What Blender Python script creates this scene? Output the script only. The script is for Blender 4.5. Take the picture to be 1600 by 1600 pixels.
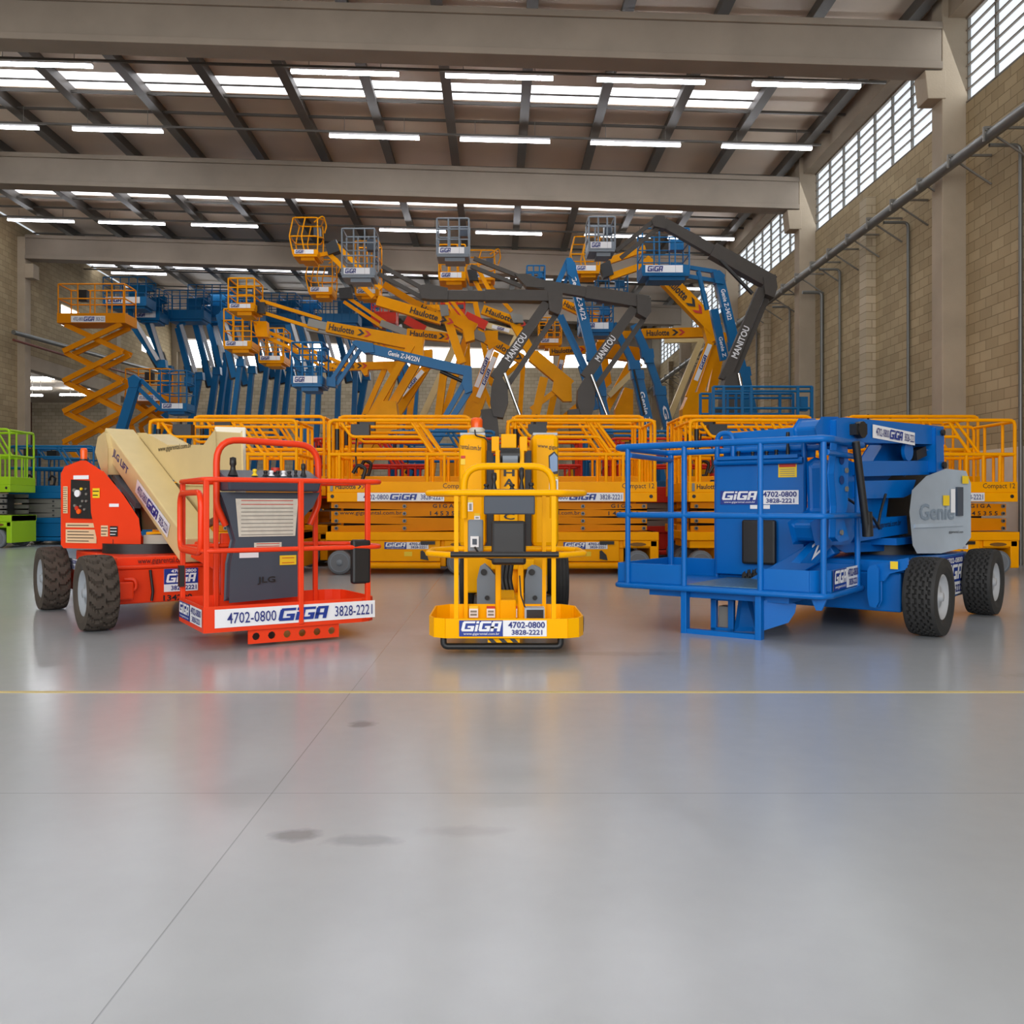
import bpy, math, random
from mathutils import Vector, Matrix
random.seed(7)
D = bpy.data
C = bpy.context.scene.collection
for o in list(D.objects): D.objects.remove(o)
SC = bpy.context.scene
# ---------------------------------------------------------------- camera, world, lights, exposure
F, CX, CY, H = 1366.0, 775.0, 790.0, 1.05
cam = D.objects.new('camera', D.cameras.new('camera')); C.objects.link(cam)
cam.location = (0, 0, H); cam.rotation_euler = (math.pi/2, 0, 0)
cam.data.sensor_width = 36; cam.data.lens = F/1600*36
cam.data.shift_x = (800-CX)/1600; cam.data.shift_y = -(800-CY)/1600
cam.data.clip_end = 300
SC.camera = cam
w = D.worlds.new('world'); SC.world = w; w.use_nodes = True
w.node_tree.nodes['Background'].inputs[0].default_value = (0.86, 0.93, 1.0, 1)
w.node_tree.nodes['Background'].inputs[1].default_value = 0.6
def area(name, loc, rot, sx, sy, power, col):
    l = D.lights.new(name, 'AREA'); l.shape = 'RECTANGLE'; l.size = sx; l.size_y = sy; l.energy = power; l.color = col
    o = D.objects.new(name, l); C.objects.link(o); o.location = loc; o.rotation_euler = rot; return o
# daylight through the open loading front of the hall, behind the camera
area('front_door_daylight', (-4, -7.5, 5.2), (math.radians(90), 0, 0), 24, 8.5, 1800, (1.0, 0.985, 0.97))
# daylight under the skylight strips
for yy in (5.9, 14.1, 22.2, 30.3, 40.2, 46.9):
    area('skylight_daylight', (-5, yy, 10.7), (0, 0, 0), 21, 1.2, 170, (1.0, 0.985, 0.97))
area('side_window_daylight', (9.1, 14, 9.8), (0, math.radians(70), 0), 1.4, 34, 160, (0.95, 0.98, 1.0))
SC.view_settings.view_transform = 'Standard'; SC.view_settings.look = 'None'
SC.view_settings.gamma = 1; SC.view_settings.use_curve_mapping = False
SC.view_settings.exposure = 0.42
SC.cycles.max_bounces = 8; SC.cycles.diffuse_bounces = 4; SC.cycles.glossy_bounces = 3
SC.cycles.caustics_reflective = False; SC.cycles.caustics_refractive = False
SC.cycles.sample_clamp_indirect = 6

# ---------------------------------------------------------------- helpers
def lin(c): return tuple(((v/255)/12.92 if v/255 <= 0.04045 else ((v/255+0.055)/1.055)**2.4) for v in c)
def Q(px, py, Y): return Vector(((px-CX)/F*Y, Y, H-(py-CY)/F*Y))
def V(*a): return Vector(a)
MATS = {}
def mat(name, rgb=None, rough=0.45, metal=0.0, emit=0, coat=0.0, noise=0.0, nscale=6.0, bump=0.0, bscale=40):
    if name in MATS: return MATS[name]
    m = D.materials.new(name); m.use_nodes = True; nt = m.node_tree; b = nt.nodes['Principled BSDF']
    col = lin(rgb) + (1,)
    b.inputs['Base Color'].default_value = col; b.inputs['Roughness'].default_value = rough
    b.inputs['Metallic'].default_value = metal
    if name.endswith('paint'): b.inputs['Specular IOR Level'].default_value = .1 if 'yellow' in name else .3
    if coat: b.inputs['Coat Weight'].default_value = coat; b.inputs['Coat Roughness'].default_value = 0.15
    if emit: b.inputs['Emission Color'].default_value = col; b.inputs['Emission Strength'].default_value = emit
    if noise or bump:
        tc = nt.nodes.new('ShaderNodeTexCoord')
        n = nt.nodes.new('ShaderNodeTexNoise'); n.inputs['Scale'].default_value = nscale; n.inputs['Detail'].default_value = 5
        nt.links.new(tc.outputs['Object'], n.inputs['Vector'])
        if noise:
            r = nt.nodes.new('ShaderNodeMapRange'); r.inputs[1].default_value = .3; r.inputs[2].default_value = .7
            r.inputs[3].default_value = 1-noise; r.inputs[4].default_value = 1+noise*.6
            nt.links.new(n.outputs['Fac'], r.inputs[0])
            mx = nt.nodes.new('ShaderNodeVectorMath'); mx.operation = 'SCALE'; mx.inputs[0].default_value = col[:3]
            nt.links.new(r.outputs[0], mx.inputs['Scale']); nt.links.new(mx.outputs[0], b.inputs['Base Color'])
        if bump:
            n2 = nt.nodes.new('ShaderNodeTexNoise'); n2.inputs['Scale'].default_value = bscale
            nt.links.new(tc.outputs['Object'], n2.inputs['Vector'])
            bp = nt.nodes.new('ShaderNodeBump'); bp.inputs['Strength'].default_value = bump; bp.inputs['Distance'].default_value = .02
            nt.links.new(n2.outputs['Fac'], bp.inputs['Height']); nt.links.new(bp.outputs[0], b.inputs['Normal'])
    MATS[name] = m; return m
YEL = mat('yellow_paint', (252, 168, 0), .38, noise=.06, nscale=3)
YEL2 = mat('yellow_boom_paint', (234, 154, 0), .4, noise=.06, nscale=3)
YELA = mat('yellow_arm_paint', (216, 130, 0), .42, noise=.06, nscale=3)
YELM = mat('bright_yellow_paint', (248, 178, 2), .33, noise=.04, nscale=3)
ORG = mat('orange_yellow_paint', (214, 132, 12), .4)
RED = mat('red_orange_paint', (232, 62, 24), .33, noise=.05, nscale=3)
BLU = mat('blue_paint', (0, 100, 182), .3, noise=.04, nscale=3)
BLU2 = mat('worn_blue_paint', (4, 98, 152), .4, noise=.06, nscale=3)
CRM = mat('cream_paint', (214, 194, 142), .42, noise=.06, nscale=3)
CRW = mat('pale_cream_paint', (232, 228, 212), .42)
GRN = mat('lime_green_paint', (160, 208, 30), .38)
REDS = mat('red_paint', (200, 44, 24), .4)
GRY = mat('grey_paint', (128, 138, 148), .4)
GRYD = mat('slate_grey_plastic', (62, 72, 86), .42)
GRYC = mat('light_grey_plastic', (164, 178, 192), .35, noise=.08, nscale=4)
STL = mat('grey_steel', (130, 128, 122), .45, metal=.3)
MAN = mat('dark_grey_boom_paint', (74, 70, 66), .45, noise=.06)
BLK = mat('black_plastic', (22, 23, 25), .45)
RUB = mat('black_rubber', (40, 40, 40), .75, noise=.2, nscale=8)
RUBB = mat('dusty_rubber', (66, 58, 50), .8, noise=.2, nscale=8)
WHT = mat('white_vinyl', (232, 234, 238), .4)
NVY = mat('navy_vinyl', (20, 52, 140), .4)
INK = mat('black_ink', (24, 22, 24), .5)
INKB = mat('dark_blue_ink', (30, 42, 120), .5)
REDI = mat('red_ink', (196, 44, 20), .5)
TAN = mat('tan_placard', (222, 188, 148), .5)
PLA = mat('worn_white_placard', (206, 204, 190), .55, noise=.1, nscale=14)
WRN = mat('yellow_warning_vinyl', (236, 200, 30), .45)
RIM = mat('grey_wheel_paint', (150, 156, 162), .4)
RIMW = mat('silver_wheel_paint', (186, 190, 196), .35, metal=.2)
NMT = mat('grey_nonmarking_rubber', (112, 116, 122), .7)
CHR = mat('chrome_rod', (205, 205, 205), .15, metal=1)
ORL = mat('orange_lens', (240, 92, 20), .25)
CONC = mat('concrete', (168, 154, 134), .85, noise=.12, nscale=1.2, bump=.15, bscale=30)
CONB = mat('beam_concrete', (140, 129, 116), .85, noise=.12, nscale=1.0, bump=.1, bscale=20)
ROOF = mat('roof_sheet', (196, 178, 158), .5, noise=.1, nscale=.6)
PURL = mat('purlin_steel', (82, 78, 72), .5)
GALV = mat('galvanised_pipe', (120, 122, 120), .4, metal=.5)
SKYL = mat('skylight_glow', (250, 250, 255), .5, emit=2.2)
PANE = mat('window_daylight', (226, 236, 245), .5, emit=.75)
PANB = mat('back_window_daylight', (250, 252, 255), .5, emit=3.6)
ATUBE = mat('annexe_tube_glow', (246, 248, 255), .5, emit=24.0)
TUBE = mat('lamp_tube_glow', (246, 248, 255), .5, emit=16.0)
WNF = mat('window_frame_metal', (136, 124, 110), .6)
LINEP = mat('yellow_floor_paint', (200, 182, 124), .5)
WPAINT = mat('white_wall_paint', (222, 210, 194), .7, noise=.04)
DIAM = mat('worn_deck_plate', (96, 130, 150), .4, metal=.5, noise=.4, nscale=40)

def fillet(pts, r, n=4, closed=False):
    pts = [Vector(p) for p in pts]; out = []; N = len(pts)
    for i, p in enumerate(pts):
        if not closed and i in (0, N-1): out.append(p); continue
        a, b = pts[i-1], pts[(i+1) % N]
        u, v = a-p, b-p; lu, lv = u.length, v.length
        if lu < 1e-6 or lv < 1e-6: continue
        ang = u.angle(v)
        if ang > 3.05: out.append(p); continue
        d = min(r/math.tan(ang/2), lu*.49, lv*.49)
        s, e = p+u/lu*d, p+v/lv*d
        for k in range(n+1):
            t = k/n; out.append((1-t)**2*s + 2*t*(1-t)*p + t*t*e)
    return out
TXT = {}
def text_mesh(s, bold):
    k = (s, bold)
    if k in TXT: return TXT[k]
    cu = D.curves.new('t', 'FONT'); cu.body = s; cu.resolution_u = 2; cu.offset = .022 if bold else .004; cu.fill_mode = 'FRONT'
    ob = D.objects.new('t', cu); me = ob.to_mesh()
    vs = [(v.co.x, v.co.y) for v in me.vertices]; fs = [tuple(p.vertices) for p in me.polygons]
    ob.to_mesh_clear(); D.objects.remove(ob); D.curves.remove(cu)
    x0 = min(v[0] for v in vs); x1 = max(v[0] for v in vs); y0 = min(v[1] for v in vs); y1 = max(v[1] for v in vs)
    r = ([((x-x0)/(x1-x0), (y-y0)/(y1-y0)) for x, y in vs], fs); TXT[k] = r; return r
class MB:
    def __init__(s, xf=None): s.v = []; s.f = []; s.m = []; s.sm = []; s.ms = []; s.xf = xf
    def mi(s, m):
        if m not in s.ms: s.ms.append(m)
        return s.ms.index(m)
    def add(s, vs, fs, m, smooth=False):
        o = len(s.v); i = s.mi(m)
        s.v += [s.xf(Vector(p)) if s.xf else Vector(p) for p in vs]
        for f in fs: s.f.append(tuple(o+k for k in f)); s.m.append(i); s.sm.append(smooth)
    def hexa(s, p, m):   # 8 points: bottom 4 ring, top 4 ring
        s.add(p, [(3,2,1,0),(4,5,6,7),(0,1,5,4),(1,2,6,5),(2,3,7,6),(3,0,4,7)], m)
    def box(s, a, b, m):
        (x0,y0,z0),(x1,y1,z1) = a, b
        s.hexa([(x0,y0,z0),(x1,y0,z0),(x1,y1,z0),(x0,y1,z0),(x0,y0,z1),(x1,y0,z1),(x1,y1,z1),(x0,y1,z1)], m)
    def pbox(s, x0, y0, x1, y1, Y, d, m):    # box whose front face stands at distance Y
        a = Q(x0, y1, Y); b = Q(x1, y0, Y); s.box((a.x, Y, a.z), (b.x, Y+d, b.z), m)
    def bar(s, p, q, wd, ht, m, up=(0,0,1), wd2=None, ht2=None):
        p, q = Vector(p), Vector(q); t = (q-p).normalized(); up = Vector(up)
        if abs(t.dot(up)) > .99: up = Vector((0,1,0))
        sd = t.cross(up).normalized(); n = sd.cross(t)
        w2 = wd if wd2 is None else wd2; h2 = ht if ht2 is None else ht2
        r = lambda c, w_, h_: [c-sd*w_/2-n*h_/2, c+sd*w_/2-n*h_/2, c+sd*w_/2+n*h_/2, c-sd*w_/2+n*h_/2]
        s.hexa(r(p, wd, ht)+r(q, w2, h2), m)
    def tube(s, pts, r, m, n=8, closed=False, fl=0, fn=4):
        pts = fillet(pts, fl, fn, closed) if fl else [Vector(p) for p in pts]
        N = len(pts); rings = []; up = None
        for i, p in enumerate(pts):
            a = pts[i-1] if (closed or i > 0) else p; b = pts[(i+1) % N] if (closed or i < N-1) else p
            t = (b-a).normalized()
            if up is None: up = t.orthogonal().normalized()
            up = (up - t*up.dot(t)).normalized(); sd = t.cross(up)
            rings.append([p + r*(math.cos(2*math.pi*k/n)*up + math.sin(2*math.pi*k/n)*sd) for k in range(n)])
        vs = [v for g in rings for v in g]; fs = []
        for i in range(N if closed else N-1):
            j = (i+1) % N
            off = 0
            if closed and j == 0:
                off = min(range(n), key=lambda o: (rings[i][0]-rings[0][o]).length)
            for k in range(n):
                a, b = k, (k+1) % n
                fs.append((i*n+a, i*n+b, j*n+(b+off) % n, j*n+(a+off) % n))
        s.add(vs, fs, m, True)
        if not closed:
            s.add(rings[0], [tuple(range(n))[::-1]], m); s.add(rings[-1], [tuple(range(n))], m)
    def prism(s, poly, d, m):
        poly = [Vector(p) for p in poly]; d = Vector(d); n = len(poly)
        nr = Vector((0,0,0))
        for i in range(n): nr += poly[i].cross(poly[(i+1) % n])
        if nr.dot(d) > 0: poly = poly[::-1]
        vs = poly + [p+d for p in poly]
        fs = [tuple(range(n)), tuple(range(2*n-1, n-1, -1))] + [(i, n+i, n+(i+1) % n, (i+1) % n)[::-1] for i in range(n)]
        s.add(vs, [f[::-1] if False else f for f in fs], m)
    def lathe(s, prof, c, ax, m, n=24, smooth=True, cap=True):
        c = Vector(c); ax = Vector(ax).normalized(); u = ax.orthogonal().normalized(); v = ax.cross(u)
        vs = [c+ax*h+r*(math.cos(2*math.pi*k/n)*u+math.sin(2*math.pi*k/n)*v) for r, h in prof for k in range(n)]
        fs = [(i*n+k, i*n+(k+1) % n, (i+1)*n+(k+1) % n, (i+1)*n+k) for i in range(len(prof)-1) for k in range(n)]
        s.add(vs, fs, m, smooth)
        if cap and prof[0][0] > 1e-4: s.add(vs[:n], [tuple(range(n))[::-1]], m)
        if cap and prof[-1][0] > 1e-4: s.add(vs[-n:], [tuple(range(n))], m)
    def cyl(s, c, ax, r, h, m, n=16): s.lathe([(r, 0), (r, h)], c, ax, m, n)
    def text(s, t, o, u, v, m, bold=False):   # o lower left, u/v full-size vectors
        vs, fs = text_mesh(t, bold); o, u, v = Vector(o), Vector(u), Vector(v)
        s.add([o+u*a+v*b for a, b in vs], fs, m)
    def quad(s, o, u, v, m):
        o, u, v = Vector(o), Vector(u), Vector(v); s.add([o, o+u, o+u+v, o+v], [(0,1,2,3)], m)
    def logo(s, o, u, v, m):                  # the blocky slanted four-letter mark
        o_, u, v = Vector(o), Vector(u), Vector(v)
        nn = u.cross(v).normalized()*max(.0008, u.length*.0012); cnt = [0]
        def R(x0, y0, x1, y1, c0=0, c1=0):
            k = .055; cnt[0] += 1; o = o_+nn*(cnt[0] % 3)
            s.add([o+u*((x0+k*y0))+v*(y0+c0), o+u*((x1+k*y0))+v*(y0+c1*0), o+u*((x1+k*y1))+v*y1, o+u*((x0+k*y1))+v*(y1-c1)], [(0,1,2,3)], m)
        for bx, w_ in ((0, .30), (.42, .27)):
            R(bx, .10, bx+.075, .9); R(bx+.02, .8, bx+w_, 1); R(bx+.02, 0, bx+w_-.02, .22)
            R(bx+w_-.08, 0, bx+w_, .5); R(bx+.14, .36, bx+w_, .54)
        R(.33, 0, .395, .66); R(.33, .78, .395, 1)
        R(.71, 0, .785, .9); R(.73, .8, .945, 1); R(.87, 0, .945, .95); R(.71, .3, .945, .48)
    def sticker(s, kind, o, u, v):            # o lower left, u/v full-size vectors on the surface
        o, u, v = Vector(o), Vector(u), Vector(v); n = u.cross(v).normalized(); e = max(.003, u.length*.003)
        o = o+n*e; f = n*e
        B = lambda a, b, c, d, m, k=1: s.quad(o+f*k+u*a+v*b, u*(c-a), v*(d-b), m)
        T = lambda t, a, b, c, d, m, bd=True, k=2: s.text(t, o+f*k+u*a+v*b, u*(c-a), v*(d-b), m, bd)
        L = lambda a, b, c, d, m, k=2: s.logo(o+f*k+u*a+v*b, u*(c-a), v*(d-b), m)
        s.quad(o, u, v, WHT)
        if kind == 'wide':
            T('4702-0800', .07, .2, .36, .8, INKB, False); L(.37, .16, .69, .86, NVY); T('3828-2221', .73, .2, .98, .8, INKB, False)
        elif kind == 'block':
            B(0, 0, .5, 1, NVY); L(.02, .32, .49, .95, WHT); T('www.gigarental.com.br', .05, .06, .46, .24, WHT, False)
            T('4702-0800', .56, .52, .98, .92, INKB); T('3828-2221', .6, .1, .95, .42, INKB)
        elif kind == 'square':
            B(0, .33, 1, 1, NVY); T('4702-0800', .2, .82, .95, .96, WHT); L(.05, .4, .95, .78, WHT)
            T('3828-2221', .2, .06, .95, .26, INKB)
    def build(s, name, parent=None, base=None, bevel=0, seg=2, clamp=True):
        me = D.meshes.new(name); b = Vector(base) if base is not None else (parent['base_'] if False else Vector((0,0,0)))
        me.from_pydata([tuple(p-b) for p in s.v], [], s.f)
        for m in s.ms: me.materials.append(m)
        me.polygons.foreach_set('material_index', s.m); me.polygons.foreach_set('use_smooth', s.sm)
        me.update()
        o = D.objects.new(name, me); C.objects.link(o)
        if parent is not None: o.parent = parent
        if bevel:
            md = o.modifiers.new('bevel', 'BEVEL'); md.width = bevel; md.segments = seg; md.limit_method = 'ANGLE'; md.angle_limit = .6; md.use_clamp_overlap = clamp
        return o
def struct(mb, name, bevel=0, parent=None):
    o = mb.build(name, parent, bevel=bevel)
    if parent is None: o['kind'] = 'structure'
    return o
def thing(name, label, cat, loc=(0,0,0), rz=0, group=None):
    o = D.objects.new(name, None); C.objects.link(o); o.location = loc; o.rotation_euler = (0, 0, rz); o.empty_display_size = .2
    o['label'] = label; o['category'] = cat
    if group: o['group'] = group
    return o
def tag(o, label, cat, group=None):
    o['label'] = label; o['category'] = cat
    if group: o['group'] = group
    return o
def dup(root, loc, label, group=None, scale=None, rz=None):
    r = root.copy(); C.objects.link(r); r.location = loc; r['label'] = label
    if scale: r.scale = scale
    if rz is not None: r.rotation_euler = (0, 0, rz)
    if group: r['group'] = group
    for ch in list(root.children):
        c = ch.copy(); C.objects.link(c); c.parent = r
        for g in ch.children:
            d = g.copy(); C.objects.link(d); d.parent = c
    return r
class Frame:     # local x/y on the ground plane of a thing
    def __init__(s, o, ang, k=1.0): s.k = k; s.o = Vector(o); s.ex = Vector((math.cos(ang), math.sin(ang), 0)); s.ey = Vector((-math.sin(ang), math.cos(ang), 0))
    def __call__(s, p): return s.o + s.k*(s.ex*p[0] + s.ey*p[1] + Vector((0, 0, p[2])))
    def sx(s, px, y=0):
        k = (px-CX)/F; b = s.o+s.ey*y*s.k
        return (k*b.y-b.x)/(s.ex.x-k*s.ex.y)/s.k
    def sz(s, px, py, y=0):
        p = s((s.sx(px, y), y, 0)); return (H-(py-CY)/F*p.y-s.o.z)/s.k
class Plane:     # upright plane through two ground points
    def __init__(s, a, b):
        s.a = Vector((a[0], a[1], 0)); b = Vector((b[0], b[1], 0)); s.d = (b-s.a).normalized()
        s.n = Vector((s.d.y, -s.d.x, 0))
        if s.n.dot(-s.a) < 0: s.n = -s.n          # towards the viewer's side
    def off(s, k): q = Plane((0,1),(1,1)); q.a = s.a+s.n*k; q.d = s.d; q.n = s.n; return q
    def __call__(s, px, py):
        r = Vector(((px-CX)/F, 1, -(py-CY)/F)); t = s.a.dot(s.n)/Vector((r.x, r.y, 0)).dot(s.n)
        return Vector((r.x*t, t, H+r.z*t))
    def poly(s, mb, pts, th, m, d=None): mb.prism([s(*p) for p in pts], -s.n*th if d is None else d, m)
    def rect(s, x0, y0, x1, y1):        # origin, u, v of a quad whose corners show at these places
        a, b, c = s(x0, y1), s(x1, y1), s(x0, y0); 
        u = s.d*((b-a).dot(s.d)); v = Vector((0, 0, c.z-a.z)); return a, u, v

# ---------------------------------------------------------------- hall
XR, XL, YB = 9.3, -18.4, 50.0
COLY = [1.0, 9.15, 17.3, 25.46, 33.6, 41.75]
def roofz(x): return 11.25 + .03*(XR-x)
def nodes(m): return m.node_tree, m.node_tree.nodes['Principled BSDF']
def block_mat(name, axis, c1, c2, cm):
    m = D.materials.new(name); m.use_nodes = True; nt, b = nodes(m); b.inputs['Roughness'].default_value = .9
    tc = nt.nodes.new('ShaderNodeTexCoord'); sp = nt.nodes.new('ShaderNodeSeparateXYZ'); cb = nt.nodes.new('ShaderNodeCombineXYZ')
    nt.links.new(tc.outputs['Object'], sp.inputs[0]); nt.links.new(sp.outputs[axis], cb.inputs[0]); nt.links.new(sp.outputs[2], cb.inputs[1])
    br = nt.nodes.new('ShaderNodeTexBrick'); nt.links.new(cb.outputs[0], br.inputs['Vector'])
    br.inputs['Color1'].default_value = lin(c1)+(1,); br.inputs['Color2'].default_value = lin(c2)+(1,); br.inputs['Mortar'].default_value = lin(cm)+(1,)
    br.inputs['Scale'].default_value = 1; br.inputs['Brick Width'].default_value = .4; br.inputs['Row Height'].default_value = .2
    br.inputs['Mortar Size'].default_value = .009; br.inputs['Bias'].default_value = -.1
    nz = nt.nodes.new('ShaderNodeTexNoise'); nz.inputs['Scale'].default_value = .5; nz.inputs['Detail'].default_value = 6
    nt.links.new(tc.outputs['Object'], nz.inputs['Vector'])
    r = nt.nodes.new('ShaderNodeMapRange'); r.inputs[1].default_value = .3; r.inputs[2].default_value = .7; r.inputs[3].default_value = .82; r.inputs[4].default_value = 1.1
    nt.links.new(nz.outputs['Fac'], r.inputs[0])
    mx = nt.nodes.new('ShaderNodeVectorMath'); mx.operation = 'SCALE'; nt.links.new(br.outputs['Color'], mx.inputs[0]); nt.links.new(r.outputs[0], mx.inputs['Scale'])
    nt.links.new(mx.outputs[0], b.inputs['Base Color'])
    bp = nt.nodes.new('ShaderNodeBump'); bp.inputs['Strength'].default_value = .35; bp.inputs['Distance'].default_value = .008; bp.invert = True
    nt.links.new(br.outputs['Fac'], bp.inputs['Height']); nt.links.new(bp.outputs[0], b.inputs['Normal'])
    return m
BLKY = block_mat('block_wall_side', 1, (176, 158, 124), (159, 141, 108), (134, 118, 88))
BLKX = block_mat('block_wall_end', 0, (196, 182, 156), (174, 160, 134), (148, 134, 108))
# floor
m = D.materials.new('polished_floor'); m.use_nodes = True; nt, b = nodes(m)
tc = nt.nodes.new('ShaderNodeTexCoord'); sp = nt.nodes.new('ShaderNodeSeparateXYZ'); nt.links.new(tc.outputs['Object'], sp.inputs[0])
def mth(op, a, bb=None, cc=None):
    n = nt.nodes.new('ShaderNodeMath'); n.operation = op
    for i, x in enumerate((a, bb, cc)):
        if x is None: continue
        if isinstance(x, (int, float)): n.inputs[i].default_value = x
        else: nt.links.new(x, n.inputs[i])
    return n.outputs[0]
def noise(sc, det=4):
    n = nt.nodes.new('ShaderNodeTexNoise'); n.inputs['Scale'].default_value = sc; n.inputs['Detail'].default_value = det
    nt.links.new(tc.outputs['Object'], n.inputs['Vector']); return n.outputs['Fac']
def rng(x, a, bb, c, d):
    n = nt.nodes.new('ShaderNodeMapRange'); nt.links.new(x, n.inputs[0])
    for i, v in enumerate((a, bb, c, d)): n.inputs[i+1].default_value = v
    return n.outputs[0]
X_, Y_ = sp.outputs[0], sp.outputs[1]
tone = rng(noise(.5, 3), .15, .85, .92, 1.06); fine = rng(noise(9, 5), .1, .9, .96, 1.03)
t = mth('MULTIPLY', tone, fine)
jx = rng(mth('ABSOLUTE', mth('SUBTRACT', mth('MODULO', mth('ADD', X_, 60.82), 6.0), 0)), .0, .006, .45, 1)
jx = mth('MAXIMUM', jx, mth('LESS_THAN', mth('ABSOLUTE', mth('SUBTRACT', mth('MODULO', mth('ADD', X_, 60.82), 6.0), 3)), 2.99))
jy = mth('ABSOLUTE', mth('SUBTRACT', mth('MODULO', mth('ADD', Y_, 62.81), 6.0), 0))
jy = rng(jy, 0, .006, .55, 1)
t = mth('MULTIPLY', t, mth('MULTIPLY', jx, jy))
for sx, sy, ax, ay, dk in ((-.64, 2.78, .09, .055, .45), (-.42, 2.74, .13, .05, .25), (-.64, 4.2, .07, .07, .4), (-.1, 2.82, .14, .05, .12), (3.6, 5.4, .5, .12, .15), (.8, 6.2, .5, .1, .12)):
    dx = mth('DIVIDE', mth('SUBTRACT', X_, sx), ax); dy = mth('DIVIDE', mth('SUBTRACT', Y_, sy), ay)
    rr = mth('ADD', mth('SQRT', mth('ADD', mth('MULTIPLY', dx, dx), mth('MULTIPLY', dy, dy))), mth('MULTIPLY', mth('SUBTRACT', noise(14), .5), 1.2))
    t = mth('MULTIPLY', t, rng(rr, .5, 1.15, 1-dk, 1))
mx = nt.nodes.new('ShaderNodeVectorMath'); mx.operation = 'SCALE'; mx.inputs[0].default_value = lin((166, 171, 176))
nt.links.new(t, mx.inputs['Scale']); nt.links.new(mx.outputs[0], b.inputs['Base Color'])
b.inputs['Roughness'].default_value = .25
b.inputs['Coat Weight'].default_value = .25; b.inputs['Coat Roughness'].default_value = .16
b.inputs['Specular IOR Level'].default_value = .6
FLOOR = m
mb = MB(); mb.box((-32, -9, -.2), (XR+.2, YB+.2, 0), FLOOR); struct(mb, 'floor')
mb = MB(); mb.box((XL, 4.9, 0), (XR-.02, 4.945, .0015), LINEP); struct(mb, 'floor_marking')
# right wall
WZ0, WZ1 = 9.0, 10.7
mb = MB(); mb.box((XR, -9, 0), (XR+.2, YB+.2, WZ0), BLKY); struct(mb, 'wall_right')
mb = MB(); mb.box((XR-.012, -9, 0), (XR, YB, 2.1), WPAINT); struct(mb, 'baseboard_right')
mb = MB(); mb.box((XR-.35, -9, WZ1), (XR+.25, YB, roofz(XR)+.1), CONC); struct(mb, 'eave_beam_right')
for y in COLY+[YB-.4]:
    mb = MB(); mb.box((XR-.47, y, 0), (XR+.21, y+.42, 11.2), CONC)
    mb.hexa([(XR-.76, y-.02, 9.1), (XR-.4, y-.02, 9.1), (XR-.4, y+.44, 9.1), (XR-.76, y+.44, 9.1), (XR-.82, y-.02, 9.66), (XR-.4, y-.02, 9.66), (XR-.4, y+.44, 9.66), (XR-.82, y+.44, 9.66)], CONC)
    struct(mb, 'column', .015)
for y in [c+4.1 for c in COLY]:
    mb = MB(); mb.box((XR-.24, y, 0), (XR+.01, y+.4, 8.62), BLKX); struct(mb, 'pilaster')
k = 0
ys = [-9]+COLY+[YB-.4]
for i in range(len(ys)-1):
    y0, y1 = ys[i]+(.42 if i else 0), ys[i+1]; k += 1
    mb = MB(); mb.box((XR+.1, y0, WZ0), (XR+.13, y1, WZ1), PANE); wo = struct(mb, 'window_%d' % k)
    mb = MB(); n = max(2, round((y1-y0)/.95))
    for j in range(n+1): yy = y0+(y1-y0)*j/n; mb.box((XR+.03, yy-.02, WZ0), (XR+.09, yy+.02, WZ1), STL)
    struct(mb, 'window_frame', parent=wo)
    mb = MB()
    for j in range(8):
        z = WZ0+.02+j*.235; mb.hexa([(XR+.0, y0, z), (XR+.08, y0, z+.03), (XR+.08, y1, z+.03), (XR, y1, z), (XR, y0, z+.022), (XR+.08, y0, z+.055), (XR+.08, y1, z+.055), (XR, y1, z+.022)], WNF)
    struct(mb, 'window_louvre', parent=wo)
# left wall: solid up to the third column, open below a beam behind it
mb = MB(); mb.box((XL-.2, -9, 0), (XL, 33.6, 11.9), BLKY); struct(mb, 'wall_left')
LW = [(37.0, 38.6, 8.7, 9.6), (45.4, 47.6, 9.1, 10.0)]
mb = MB(); pv = 33.6
for a, bb, za_, zb_ in LW: mb.box((XL-.2, pv, 6.9), (XL, a, 11.9), BLKY); mb.box((XL-.2, a, 6.9), (XL, bb, za_), BLKY); mb.box((XL-.2, a, zb_), (XL, bb, 11.9), BLKY); pv = bb
mb.box((XL-.2, pv, 6.9), (XL, YB, 11.9), BLKY); struct(mb, 'wall_left_upper')
for a, bb, za_, zb_ in LW:
    k += 1; mb = MB(); mb.box((XL-.14, a, za_), (XL-.1, bb, zb_), PANB); struct(mb, 'window_%d' % k)
mb = MB(); mb.box((XL-.3, 33.75, 6.4), (XL+.12, YB-.45, 6.95), CONC); struct(mb, 'edge_beam_left', .01)
for y in (33.6, 41.75, YB-.4):
    mb = MB(); mb.box((XL-.2, y, 0), (XL+.3, y+.42, 11.4), CONC)
    mb.box((XL+.28, y-.02, 9.8), (XL+.62, y+.44, 10.35), CONC); struct(mb, 'column', .015)
mb = MB(); mb.box((-32, 33.3, 0), (XL-.2, 33.5, 7), CONC); struct(mb, 'wall_annexe_front')
mb = MB(); mb.box((-32, 33.5, 6.95), (XL-.2, YB, 7.1), CONC); struct(mb, 'ceiling_annexe')
mb = MB(); mb.box((-32.2, 33.3, 0), (-32, YB, 7.1), BLKY); struct(mb, 'wall_annexe_side')
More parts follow.
